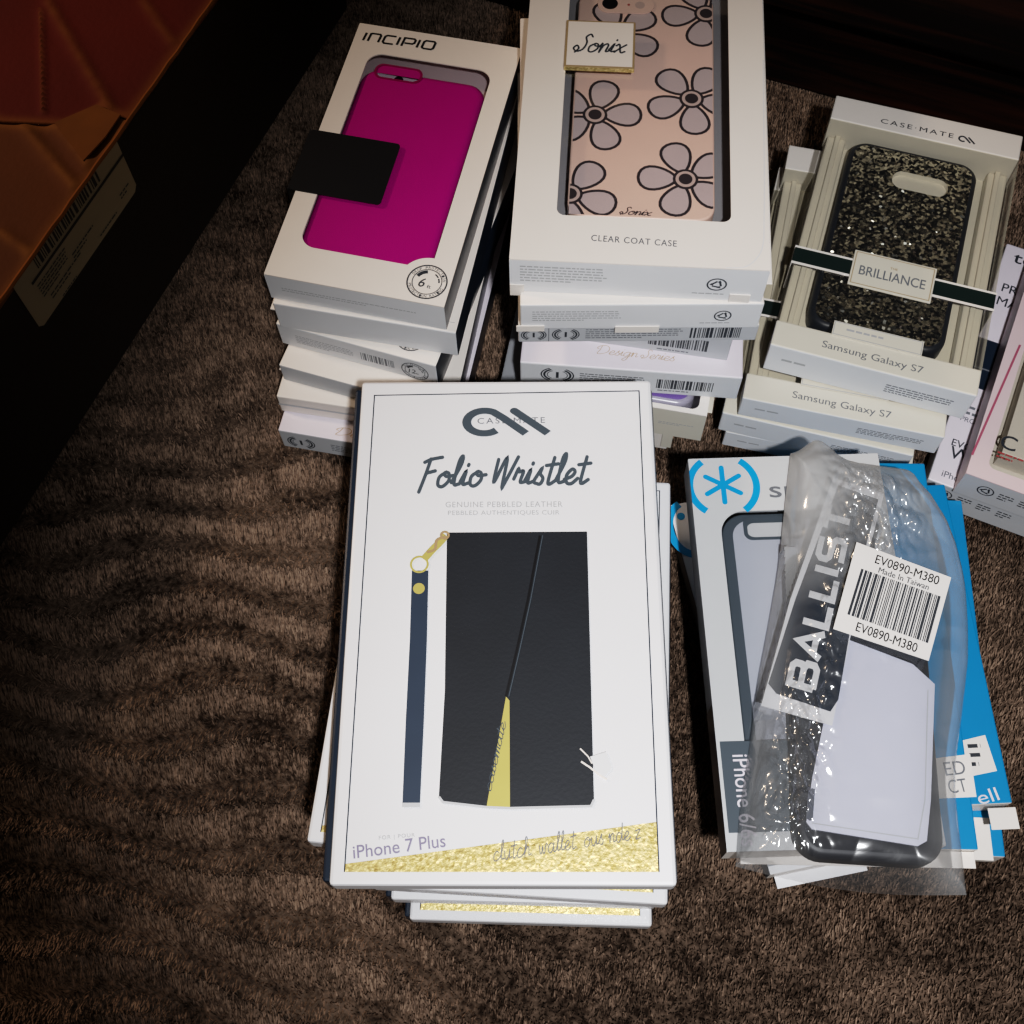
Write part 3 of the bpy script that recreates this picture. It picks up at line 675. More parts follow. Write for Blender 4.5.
carton(B5, 'phone_case_box', 'lavender box with gold script on top and barcode front, in the middle stack', dict(top='lilac', right='lilac', left='lilac', front='shade', back='lilac'), prints=b5p)
B6 = Frame(.081, .4035, .029, -13.36, .09, .16, .0278)
window_carton(B6, 'phone_case_box', 'white window box showing a purple case edge, below the gold script box', dict(top='white', right='white', left='white', front='cream', back='white'),
    move(rrect(.080, .153, .004), 0, -.0005), 'white', 'lilac', sideprints=lambda b, F: b.put(textlines(.02, .003, 2, 6), front_mx(F.l, .02, .012), 'paleink'),
    flaps=[(B6.w/2, B6.w/2+.003, -B6.l/2+.008, B6.l/2-.03, .018, .0184, 'cream')])
phone_case(B6, B6.z+.0012, .074, .148, (0, -.001), .0250, 'purple', 'greyplastic', None, 'purple phone case with pale rim, inside the box below the gold script box', rc=.010, fil=.003)
B7 = Frame(.0595, .4147, .0046, -12.4, .1, .165, .0242)
def b7p(b, F): b.put(textlines(.03, .008, 4, 61), front_mx(F.l, .01, .008), 'paleink'); b.put([rect(F.w/2-.006, -F.l/2, F.w/2-.003, F.l/2)], top_mx(F.t+EPS), 'ink')
carton(B7, 'phone_case_box', 'white and dark box with ragged right edge, lowest in the middle stack', dict(top='silver', right='slate', left='shade', front='white', back='shade'), prints=b7p,
       flaps=[(B7.w/2-.004, B7.w/2+.002, -B7.l/2-.0008, -B7.l/2-.0002, .004, .022, 'cream')])

# ================================================================== right stack: clear glitter boxes
C1 = Frame(.2182, .4067, .063, -19.32, .1074, .179, .024)
def clear_box(F, label, prints=True):
    t = thing('clear_phone_case_box', label, 'box', F.loc, F.a); w, l, T = F.w, F.l, F.t
    yb = F.local(772, 318)[1]; yt = F.local(830, 118)[1]
    b = MB(); b.rbox(-w/2+.001, w/2-.001, yb, yt, .0003, .002, 0, {'top': 'trayw'})
    for s in (-1, 1): b.rbox(*sorted((s*(w/2-.0015), s*(w/2-.0125))), yb, yt, .002, .0105, .0012, {'top': 'trayw'}); b.rbox(*sorted((s*(w/2-.006), s*(w/2-.009))), yb, yt, .0105, .0125, .0006, {'top': 'trayw'})
    b.build('backing_tray', t)
    k = MB(); k.rbox(-w/2, w/2, yt, l/2, 0, T, .0008, {'top': 'white', 'front': 'cream', 'left': 'cream', 'right': 'cream'})
    p, q, W = span(F, (880.5, 123), (953, 138.5)); k.put(fit(text('CASE·MATE', .0, 0, 1.3), W, .0034), top_mx(T+EPS, p, q), 'ink')
    p, q, W = span(F, (957.5, 141), (975, 145)); k.put(fit(logo_loop(), W, .0046), top_mx(T+EPS, p, q), 'ink')
    k.build('header_band', t)
    k = MB(); k.rbox(-w/2, w/2, -l/2, yb, 0, T, .0008, {'top': 'cream', 'front': 'shade', 'left': 'shade', 'right': 'shade', 'back': 'shade'})
    p, q, W = span(F, (821, 349), (922, 376)); k.put(fit(text('Samsung Galaxy S7', .008), W, .0056), top_mx(T+EPS, p, q), 'midink')
    p, q, W = span(F, (831, 335), (921, 357)); fp = MB(); fm = top_mx(T+.0009, p, q); fp.prism(rect(0, 0, W, .009), [], -.0006, 0, 'cream', mx=fm); fp.put(stroke(rect(.0006, .0006, W-.0006, .0084), .0004, True), top_mx(T+.0009+EPS, p, q), 'paleink')
    fp.put([move(g_, W*.15, .0034) for g_ in textlines(W*.7, .0030, 1, 19)], top_mx(T+.0009+EPS, p, q), 'paleink'); fp.build('collection_plaque', t)
    m = front_mx(l); k.put(textlines(.022, .004, 1, 17), front_mx(l, -w/2+.008, T*.45), 'paleink'); k.put(textlines(.036, .008, 4, 5), front_mx(l, w/2-.044, T*.3), 'midink')
    k.build('footer_band', t)
    s = MB(); z = T-.0004
    s.face([(-w/2, yb, z), (w/2, yb, z), (w/2, yt, z), (-w/2, yt, z)], 'clear')
    for x in (-w/2, w/2): s.face([(x, yb, 0), (x, yt, 0), (x, yt, z), (x, yb, z)], 'clear')
    s.build('clear_shell', t)
    P = [F.local(*p) for p in ((797, 245.5), (998, 296), (994.5, 313.5), (791.5, 259))]
    ry1 = (P[0][1]+P[1][1])/2; ry0 = (P[2][1]+P[3][1])/2
    rb = MB()
    def wrap(ya_, yb_, e, m):
        rb.rbox(-w/2-e, w/2+e, ya_, yb_, T-.0003+e*.2, T+e, .0001, {'top': m})
        for sg in (-1, 1): rb.rbox(*sorted((sg*(w/2+e*.2), sg*(w/2+e))), ya_, yb_, .001, T+e*.5, .00005, {'top': m})
    wrap(ry0, ry1, .0003, 'greenblack')
    for y in (ry0, ry1): wrap(y-.0006, y+.0006, .0006, 'white')
    rbo = rb.build('ribbon', t)
    P = [F.local(*p) for p in ((855.4, 250), (936.7, 272), (929, 305), (846.5, 284.6))]
    x0, x1, y0, y1 = (P[0][0]+P[3][0])/2, (P[1][0]+P[2][0])/2, (P[2][1]+P[3][1])/2, (P[0][1]+P[1][1])/2
    pl_ = MB(); pl_.rbox(x0, x1, y0, y1, T+.0006, T+.0016, .0002, {'top': 'cream'})
    pl_.put(stroke(rect(x0+.0012, y0+.0012, x1-.0012, y1-.0012), .0004, True), top_mx(T+.0016+EPS), 'goldink')
    g = fit(text('BRILLIANCE', .012), (x1-x0)*.80, .0062, True); pl_.put([move(q, (x0+x1)/2, (y0+y1)/2-.001) for q in g], top_mx(T+.0016+EPS), 'midink')
    g = fit(text('THE'), .004, .0014, True); pl_.put([move(q, (x0+x1)/2, (y0+y1)/2+.0045) for q in g], top_mx(T+.0016+EPS), 'goldink')
    tag(pl_.build('name_plaque', rbo), 'cream plaque with thin gold border')
    return t
tC1 = clear_box(C1, 'clear topped box with glitter phone case and cream name plaque, topmost of its stack')
gz = C1.z+.0022; gt = .012
gl_, gr_ = C1.local(836, 215, gz+gt), C1.local(963, 240, gz+gt); gtp = C1.local(915, 150, gz+gt)
gw = .0735; gL = .1330; gc = ((gl_[0]+gr_[0])/2, gtp[1]-gL/2+.0005)
_yb, _yt = C1.local(772, 318)[1], C1.local(830, 118)[1]; gL = min(gL, gtp[1]-_yb-.002); gL = min(gL, _yt-.0012-_yb-.003); gc = (gc[0], _yt-.0012-gL/2)
c0 = C1.local(920, 184, gz+gt); gcut = move(rrect(.0315, .0125, .0058), c0[0]-gc[0], c0[1]-gc[1])
phone_case(C1, gz, gw, gL, gc, gt, 'glitter', 'caserim', gcut, 'black and silver glitter phone case with oval camera opening, inside the clear box', rc=.011, fil=.003, inside='cream')
for F, lab in ((Frame(.201, .3954, .043, -15.38, .1072, .179, .020), 'clear box with a cream phone model band, second in the stack under the glitter case'),
               (Frame(.1946, .3959, .022, -17.19, .105, .179, .021), 'clear box with a grey white end, third in the stack under the glitter case'),
               (Frame(.1975, .3973, .0046, -15.74, .105, .179, .0174), 'clear box lying on the carpet, lowest in the stack under the glitter case')):
    c = copy_tree(tC1); c.location = F.loc; c.rotation_euler = (0, 0, F.a); c.scale = (F.w/C1.w, 1, (F.t-.0018)/C1.t); c['label'] = lab

# ================================================================== far right stack, cut by the picture edge
E1 = Frame(.315, .3419, .0046, -25.8, .108, .1736, .0234)
def e1p(b, F):
    z = top_mx(F.t+EPS)
    p, q = F.local(1012, 262), F.local(1060, 278); b.put(fit(text('tech21', .015), .040, .0085), top_mx(F.t+EPS, p, q), 'ink')
    for (u, v), s in (((1001, 291), 'PROTECTION'), ((996, 304), 'MADE')):
        p = F.local(u, v); H = .0062; g = text(s, .004); x0, x1, y0, y1 = bounds(g); b.put(fit(g, (x1-x0)/(y1-y0)*H, H), top_mx(F.t+EPS, p), 'ink')
    ya, yb = F.local(991, 341)[1], F.local(977, 388)[1]; b.put([rect(-F.w/2+.0002, yb, F.w/2-.0002, ya)], z, 'navy'); b.put([rect(-F.w/2+.001, (ya+yb)/2-.004, F.w/2-.001, (ya+yb)/2-.003)], top_mx(F.t+2*EPS), 'midink')
    for (u, v), s, H in (((960, 420), 'PROTECTION', .0032), ((951, 445), 'EVO', .0045), ((948, 457), 'WALLET', .0078), ((941, 476), 'iPhone 6', .004)):
        p = F.local(u, v); g = text(s, .003); x0, x1, y0, y1 = bounds(g); b.put(fit(g, (x1-x0)/(y1-y0)*H, H), top_mx(F.t+EPS, p), 'ink' if H > .004 else 'midink')
    b.put([move(q, *F.local(964, 415)) for q in textlines(.03, .008, 2, 33)], top_mx(F.t+EPS), 'midink')
    x = -F.w/2+.012
    for k in range(4): b.put(recycle(x+k*.011, F.t-.009, .0042) if k == 0 else textlines(.008, .007, 3, 70+k), front_mx(F.l) if k == 0 else front_mx(F.l, x+k*.011-.004, F.t-.0125), 'ink')
carton(E1, 'phone_case_box', 'white printed wallet case box with dark band, on the carpet at the right edge', dict(top='lilac', right='lilac', left='shade', front='grey', back='lilac'), prints=e1p)
E2 = Frame(.318, .3305, .0283, -25.75, .095, .16, .0222)
def e2p(b, F):
    p, q = F.local(972, 455), F.local(1020, 345); b.put(stroke([p, q], .0012), top_mx(F.t+EPS), 'rose')
def e2f(b, F):
    for k in range(4): b.put(recycle(-F.w/2+.014, .012, .0045) if k == 0 else textlines(.008, .007, 3, 80+k), front_mx(F.l) if k == 0 else front_mx(F.l, -F.w/2+.010+k*.011, .008), 'ink')
e2h = move(rrect(.077, .146, .004), .0005, .001)
window_carton(E2, 'phone_case_box', 'pinkish window box with a red edge line, at the right picture edge on another box', dict(top='pinkw', right='pinkw', left='pinkw', front='grey', back='pinkw'), e2h, 'pinkw', 'beige', prints=e2p, sideprints=e2f)
def on(F, c, z): return (*(Matrix.Rotation(F.a, 2) @ Vector(c)+Vector((F.x, F.y))), z)
_tx, _ty = E2.local(999, 447, E2.z+.0158); _tx -= .004; _ty -= .004
ic = MB(); ic.rbox(-.036, .034, -.060, .05, 0, .0145, .0004, {'top': 'beige'})
ic.put(fit(text('C', .006), .0085, .009), top_mx(.0147, (_tx, _ty)), 'ink'); ic.put([move(q, _tx, _ty-.007) for q in textlines(.015, .005, 2, 23)], top_mx(.0147), 'red')
t = ic.build('card_insert'); t.location = on(E2, (.004, .004), E2.z+.0012); t.rotation_euler = (0, 0, E2.a); tag(t, 'beige printed card behind the window of the pinkish box', 'card')
phone_case(E2, E2.z+.0160, .052, .100, (.0135, .012), .0045, 'greyplastic', 'greyplastic', None, 'grey violet phone case showing in the pinkish box at the right edge', rc=.008, fil=.001)

# ================================================================== white and blue boxes at the lower right
F5 = Frame(.1804, .1824, .017, -4.5, .11, .1874, .0158)
F4 = Frame(.174, .1896, .033, .39, .11, .1667, .0168)
F3 = Frame(.1535, .1833, .050, -3.03, .11, .1946, .0168)
F2 = Frame(.157, .191, .0046, 9.15, .11, .2023, .0122)
F1 = Frame(.1360, .17914, .067, -.32, .095, .192, .018)
def f2p(b, F):
    p = F.local(681, 530); mx = top_mx(F.t+EPS, p)
    b.put(stroke([(.012*math.cos(math.radians(a))+.006, .016*math.sin(math.radians(a))) for a in range(105, 265, 10)], .0042), mx, 'cyan'); b.put([disc(.002, .008, .0022)], mx, 'cyan')
    b.put([rect(-F.w/2, -F.l/2+.004, F.w/2, -F.l/2+.03)], top_mx(F.t+EPS), 'silver')
carton(F2, 'phone_case_box', 'white box with a blue bracket mark, turned askew at the bottom of its stack', dict(top='cool', right='white', left='slate', front='white', back='cyan'), prints=f2p,
       flaps=[(-F2.w/2+.004, -F2.w/2+.05, -F2.l/2-.006, -F2.l/2, .0016, .0022, 'cool')])
def bluep(seed):
    def f(b, F):
        z = top_mx(F.t+EPS); w, l = F.w, F.l
        L_ = F.local
        if seed == 4:
            b.put([[L_(*p) for p in ((960, 741), (985, 735), (997, 771), (968, 777))]], z, 'white'); b.put([move(q, *L_(972, 769)) for q in textlines(.0065, .013, 3, 3)], top_mx(F.t+2*EPS), 'ink')
            g = fit(text('ell', .0), .0100, .0062); b.put(g, top_mx(F.t+EPS, L_(980, 805), L_(1000, 800)), 'lilac')
        if seed == 3:
            b.put([[L_(*p) for p in ((930, 759), (970, 754), (976.5, 797), (930, 799))]], z, 'white')
            b.put(fit(text('ED', .0), .0095, .0062), top_mx(F.t+2*EPS, L_(946, 776), L_(965, 774)), 'midink'); b.put(fit(text('CT', .0), .0085, .0062), top_mx(F.t+2*EPS, L_(950, 794), L_(966, 792)), 'midink')
    return f
bm_ = dict(top='blue', right='blue', left='blue', front='white', back='blue')
carton(F5, 'phone_case_box', 'blue box with white end flap, second from the carpet in the blue pile', bm_, prints=bluep(5), flaps=[(F5.w/2-.022, F5.w/2-.006, -F5.l/2-.002, -F5.l/2+.018, F5.t+.0002, F5.t+.0006, 'white')])
carton(F4, 'phone_case_box', 'blue box with white sticker, jutting furthest right in the blue pile', bm_, prints=bluep(4), flaps=[(F4.w/2-.0125, F4.w/2+.0006, -F4.l/2-.012, -F4.l/2-.002, F4.t+.0002, F4.t+.0007, 'white')])
carton(F3, 'phone_case_box', 'blue backed box with white label and white lower end, beneath the bagged case', bm_, prints=bluep(3), flaps=[(-F3.w/2+.004, F3.w/2-.001, -F3.l/2-.0075, -F3.l/2-.0002, F3.t-.004, F3.t-.0034, 'white')])
r0 = F1.local(724.5, 600); fr0 = F1.local(745, 511); yb = F1.local(740, 741)[1]
wx0, wx1 = F1.local(724.5, 560)[0], F1.w/2-.009; wy1 = fr0[1]
hole = [(wx1, wy1-.012)]+[(wx1-.012+.012*math.cos(math.radians(a)), wy1-.012+.012*math.sin(math.radians(a))) for a in range(0, 91, 10)]+[(wx0+.012+.012*math.cos(math.radians(a)), wy1-.012+.012*math.sin(math.radians(a))) for a in range(90, 181, 10)]+[(wx0, yb), (wx1, yb)]
def f1p(b, F):
    z = top_mx(F.t+EPS); c = F.local(723, 485); R = .0095
    b.put([move(q, *c) for q in asterisk(R)], z, 'cyan')
    for s in (1, -1):
        pts = [(c[0]+s*.0165*math.cos(math.radians(a)), c[1]-.0005+.0165*math.sin(math.radians(a))) for a in range(-55, 56, 5)]
        b.put(clip(stroke(pts, .0034), -F.w/2, -F.l/2, F.w/2, F.l/2-.0005), z, 'cyan')
    p = F.local(770, 497.5); g = text('speck', .02); x0, x1, y0, y1 = bounds(g); b.put(fit(g, .043, .0118), top_mx(F.t+EPS, (p[0], p[1]-.003)), 'midink')
    b.put([rect(-F.w/2+.0016, -F.l/2+.008, F.w/2-.0005, yb)], z, 'slate')
    q = F.local(732, 755); mx = top_mx(F.t+2*EPS, q) @ Matrix.Rotation(-PI/2, 4, 'Z'); b.put(fit(text('iPhone 6/6s', .006), .040, .0072), mx, 'lilac')
    q = F.local(745, 755); mx = top_mx(F.t+2*EPS, q) @ Matrix.Rotation(-PI/2, 4, 'Z'); b.put(fit(text('FOR/POUR', .0), .013, .0022), mx, 'midink')
def f1s(b, F):
    b.put([rect(-(-F.l/2+.066)-.0, 0, F.l/2, F.t-.0008)], left_mx(F.w), 'navy')
tF1 = window_carton(F1, 'phone_case_box', 'white box with bright blue asterisk logo and white case, under the plastic bag', dict(top='silverw', right='silverw', left='grey', front='white', back='cyan'), hole, 'silverw', 'silver', prints=f1p, sideprints=f1s)
sz = F1.z+.0012; stt = .0145
sw = wx1-wx0-.001; sL = .1365; sc_ = ((wx0+wx1)/2, wy1-.0005-sL/2)
c0 = F1.local(772, 528, sz+stt); scut = move(rrect(.030, .0125, .004), c0[0]-sc_[0]+.001, c0[1]-sc_[1])
def speckp(b, F, c, t):
    q = rrect(sw-.0105, sL-.0075, .0085); b.put([q], top_mx(t+.0001), 'silverb')
th = phone_case(F1, sz, sw, sL, sc_, stt, 'slate', 'slate', None, 'white phone case with dark rim, in the window of the asterisk logo box', rc=.0115, fil=.001, prints=speckp)
k = MB(); k.prism([(p[0]*1, p[1]) for p in scut], [], stt+.0002, stt+.0006, 'slate'); n = len(scut); cx = sum(p[0] for p in scut)/n; cy = sum(p[1] for p in scut)/n
k.put([[(cx+(p[0]-cx)*.88, cy-.0012+(p[1]-cy)*.60) for p in scut]], top_mx(stt+.0008), 'grey'); k.build('camera_opening', th)

# ---- the bagged case: case, printed card and clear bag lie on the asterisk box
bz = F1.z+F1.t+.0006
def world(pts, z): return [tuple(at(*p, z)) for p in pts]
BT = bz+.0125
K = world([(868, 560), (953, 596), (950, 868), (797, 858)], bz+.010)
ang = math.atan2(K[2][1]-K[3][1], K[2][0]-K[3][0])
blw = at(797, 856, BT); brw = at(949, 868, BT); topw = at(900, 555, BT)
ax = Vector((math.cos(ang), math.sin(ang))); ay = Vector((-ax.y, ax.x))
cw = (brw-blw).length; clen = (topw-blw).dot(ay); cen = blw+ax*cw/2+ay*clen/2
G = Frame(cen.x, cen.y, bz, math.degrees(ang), cw, clen, .0125)
tb = thing('phone_case', 'white phone case with navy bumper and chamfered corner, sealed in the clear bag', 'phone case', G.loc, G.a)
b = MB(); b.slab(cw, clen, 0, .0108, .012, .004, 'caserim', 'caserim'); b.build('bumper', tb, True)
pl4 = [G.local(*p, bz+.012) for p in ((806.5, 822), (812, 829), (918, 846), (927, 841), (931, 800), (935, 684), (913, 664), (850, 640), (838, 652), (812, 780))]
b = MB(); b.prism(pl4, [], .0100, .0118, 'casewhite')
q = [G.local(*p, bz+.012) for p in ((808, 792), (812, 788), (815, 789), (813, 818), (810, 821), (806, 818))]; b.put([q], top_mx(.0118+EPS), 'slot')
b.put(stroke([G.local(*p, bz+.012) for p in ((812, 823), (918, 839), (925, 800), (928, 690))], .0005), top_mx(.0118+EPS), 'grey'); tag(b.build('back_plate', tb), 'white back plate with one cut corner')
cz = bz+.0134
cp = world([(833, 478), (884, 494), (866, 560), (832, 726), (761, 706), (790, 600)], cz)
o0 = Vector(cp[4]); cb = MB(); rel = [(p[0]-o0.x, p[1]-o0.y) for p in cp]
cb.prism(rel, [], 0, .0005, 'cool')
dk = [(p[0]-o0.x, p[1]-o0.y) for p in world([(838, 486), (878, 500), (862, 560), (838, 700), (830, 712), (776, 694), (768, 684), (795, 600)], cz)]
cb.put([dk], top_mx(.0005+EPS), 'navy')
p, q = [Vector(x)-o0 for x in world([(815, 694), (855, 512)], cz+.0006)]; g = fit(blocktext('BALLIST'), (q-p).length*1.0, .0150)
cb.put(g, top_mx(.0005+2*EPS, p, q), 'shade')
cb.v = [(x, y, z-.0) for x, y, z in cb.v]
o = cb.build('printed_card'); o.location = (o0.x, o0.y, cz); tag(o, 'dark card with large white upright capital lettering, inside the clear bag', 'card')
tie = MB(); pts = [(*at(*p, cz+.0018), cz+.0018) for p in ((876, 560), (880, 545), (884, 530), (880, 518))]; o1 = Vector(pts[0]); tie.tube([Vector(p)-o1 for p in pts], .0009, 'tie', 8)
o = tie.build('plastic_tag_loop', None, True); o.location = o1; tag(o, 'thin translucent loop sticking out above the barcode sticker in the bag', 'tag loop')

card_c = Vector((sum(p[0] for p in cp)/len(cp), sum(p[1] for p in cp)/len(cp)))
card_poly = [card_c+(Vector(p)-card_c)*1.06 for p in cp]
card_lo = (min(p.x for p in card_poly), min(p.y for p in card_poly)); card_hi = (max(p.x for p in card_poly), max(p.y for p in card_poly))
def inside(poly, w):
    r = False
    for i in range(len(poly)):
        a, b_ = poly[i-1], poly[i]
        if (a.y > w.y) != (b_.y > w.y) and w.x < (b_.x-a.x)*(w.y-a.y)/(b_.y-a.y)+a.x: r = not r
    return r
def make_bag():
    zt_ = cz+.0030
    left = smoothline([(739, 863), (744, 800), (754, 735), (761, 680), (772, 620), (782, 560), (788, 500), (794, 446)], 6)
    right = smoothline([(974, 892), (968, 840), (962, 770), (970, 700), (975, 640), (970, 570), (950, 512), (906, 460)], 6)
    nu, nv = 170, 240
    def samp(l, t):
        x = t*(len(l)-1); i = min(int(x), len(l)-2); f = x-i; return (l[i][0]*(1-f)+l[i+1][0]*f, l[i][1]*(1-f)+l[i+1][1]*f)
    root = at(855, 680, bz); V = []; F_ = []; FO = []
    for j in range(nv+1):
        t = j/nv; a, c = samp(left, t), samp(right, t)
        for i in range(nu+1):
            u = i/nu; px = a[0]*(1-u)+c[0]*u; py = a[1]*(1-u)+c[1]*u
            py += 26*math.sin(PI*min(1, u*1.0))*0 + (-18*math.exp(-((u-.25)/.16)**2) if t == 1 else -18*math.exp(-((u-.25)/.16)**2)*max(0, (t-.85)/.15)) + 10*math.sin(u*PI)*max(0, (.06-t)/.06)
            e = min(u, 1-u, t*2.2, (1-t)*1.3); lift = 1-math.exp(-e*17)
            w = at(px, py, bz+.010); q = Vector((w.x*22, w.y*22, 0)); q2 = q*3.1
            wr = noise.noise(q+Vector((3, 1, 0)))*.0014+abs(noise.noise(q2*.8))*.0018+(.35-abs(noise.noise(Vector((q2.x*.35+q2.y*.2, q2.y*1.1-q2.x*.25, 4)))))*.0016
            # heavy crumpling down the left side and round the upper end
            cr_ = math.exp(-((u-.20)/.11)**2)*math.exp(-((t-.20)/.20)**2)+math.exp(-((u-.52)/.20)**2)*math.exp(-((t-.84)/.13)**2)+.35*math.exp(-((u-.30)/.12)**2)*math.exp(-((t-.55)/.25)**2)
            wr += cr_*(abs(noise.noise(Vector((q2.x*1.9+q2.y*.4, q2.y*1.0, 2))))*.0085+abs(noise.noise(Vector((q2.x*3.4-q2.y*.8, q2.y*2.2+q2.x*.5, 7))))*.0058+abs(noise.noise(q2*6))*.0010)
            wr = min(wr, .0085)
            z = bz+.0004+(zt_-bz)*lift+wr*(.35+.65*lift)
            gx, gy = w.x-G.x, w.y-G.y; ca, sa = math.cos(G.a), math.sin(G.a); lx, ly = gx*ca+gy*sa, -gx*sa+gy*ca
            if abs(lx) < G.w/2+.0015 and abs(ly) < G.l/2+.0015: z = max(z, bz+.0124)
            if card_lo[0] < w.x < card_hi[0] and card_lo[1] < w.y < card_hi[1] and inside(card_poly, w): z = max(z, cz+.0012)
            V.append((w.x-root.x, w.y-root.y, z-bz)); up = max(0, min(1, (t-.60)/.28)); sd = math.exp(-((1-u)/.16)**2)*.42+math.exp(-(u/.10)**2)*.25; FO.append(.028+(.50+.30*math.exp(-(u/.3)**4))*up*(1-.45*math.exp(-((u-.5)/.22)**2))+sd*(1-up)+.10*cr_)
    for j in range(nv):
        for i in range(nu):
            k = j*(nu+1)+i; F_.append((k, k+1, k+nu+2, k+nu+1))
    n = len(V); V += [(x, y, -.0002) for x, y, z in V]                       # lower sheet
    F_ += [tuple(n+i for i in f[::-1]) for f in F_]
    b = MB(); b.v = V; b.f = F_; b.m = [0]*(len(F_)//2)+[1]*(len(F_)//2); b.names = ['bag', 'bagunder']
    t = thing('plastic_bag', 'crinkled clear plastic bag with barcode sticker, lying over the asterisk logo box', 'bag', (root.x, root.y, bz))
    bo = b.build('bag_film', t, True); fa = bo.data.attributes.new('fold', 'FLOAT', 'POINT'); fa.data.foreach_set('value', FO+[.05]*len(FO))
    zs = zt_+.0050; Q = [Vector(at(*p, zs))-root for p in ((856.4, 542.3), (951, 577.7), (928.5, 661), (833, 629))]
    s = MB(); s.prism([tuple(p) for p in Q], [], zs-bz, zs-bz+.0003, 'sticker'); zz = zs-bz+.0003
    xa = (Q[1]-Q[0]+Q[2]-Q[3]).normalized(); W = (Q[1]-Q[0]).length; H = (Q[3]-Q[0]).length
    mx = Matrix.Translation((Q[3].x, Q[3].y, zz+EPS)) @ Matrix.Rotation(math.atan2(xa.y, xa.x), 4, 'Z')
    s.put([move(q, W*.20, H*.84) for q in fit(text('EV0890-M380', .008), W*.66, H*.10)], mx, 'black')
    s.put([move(q, W*.26, H*.75) for q in fit(text('Made In Taiwan', .004), W*.52, H*.065)], mx, 'ink')
    s.put([move(q, W*.09, H*.20) for q in barcode(W*.84, H*.53, 48, 11)], mx, 'ink')
    s.put([move(q, W*.21, H*.06) for q in fit(text('EV0890-M380', .008), W*.62, H*.10)], mx, 'black')
    tag(s.build('barcode_sticker', t), 'white paper sticker with barcode')
make_bag()

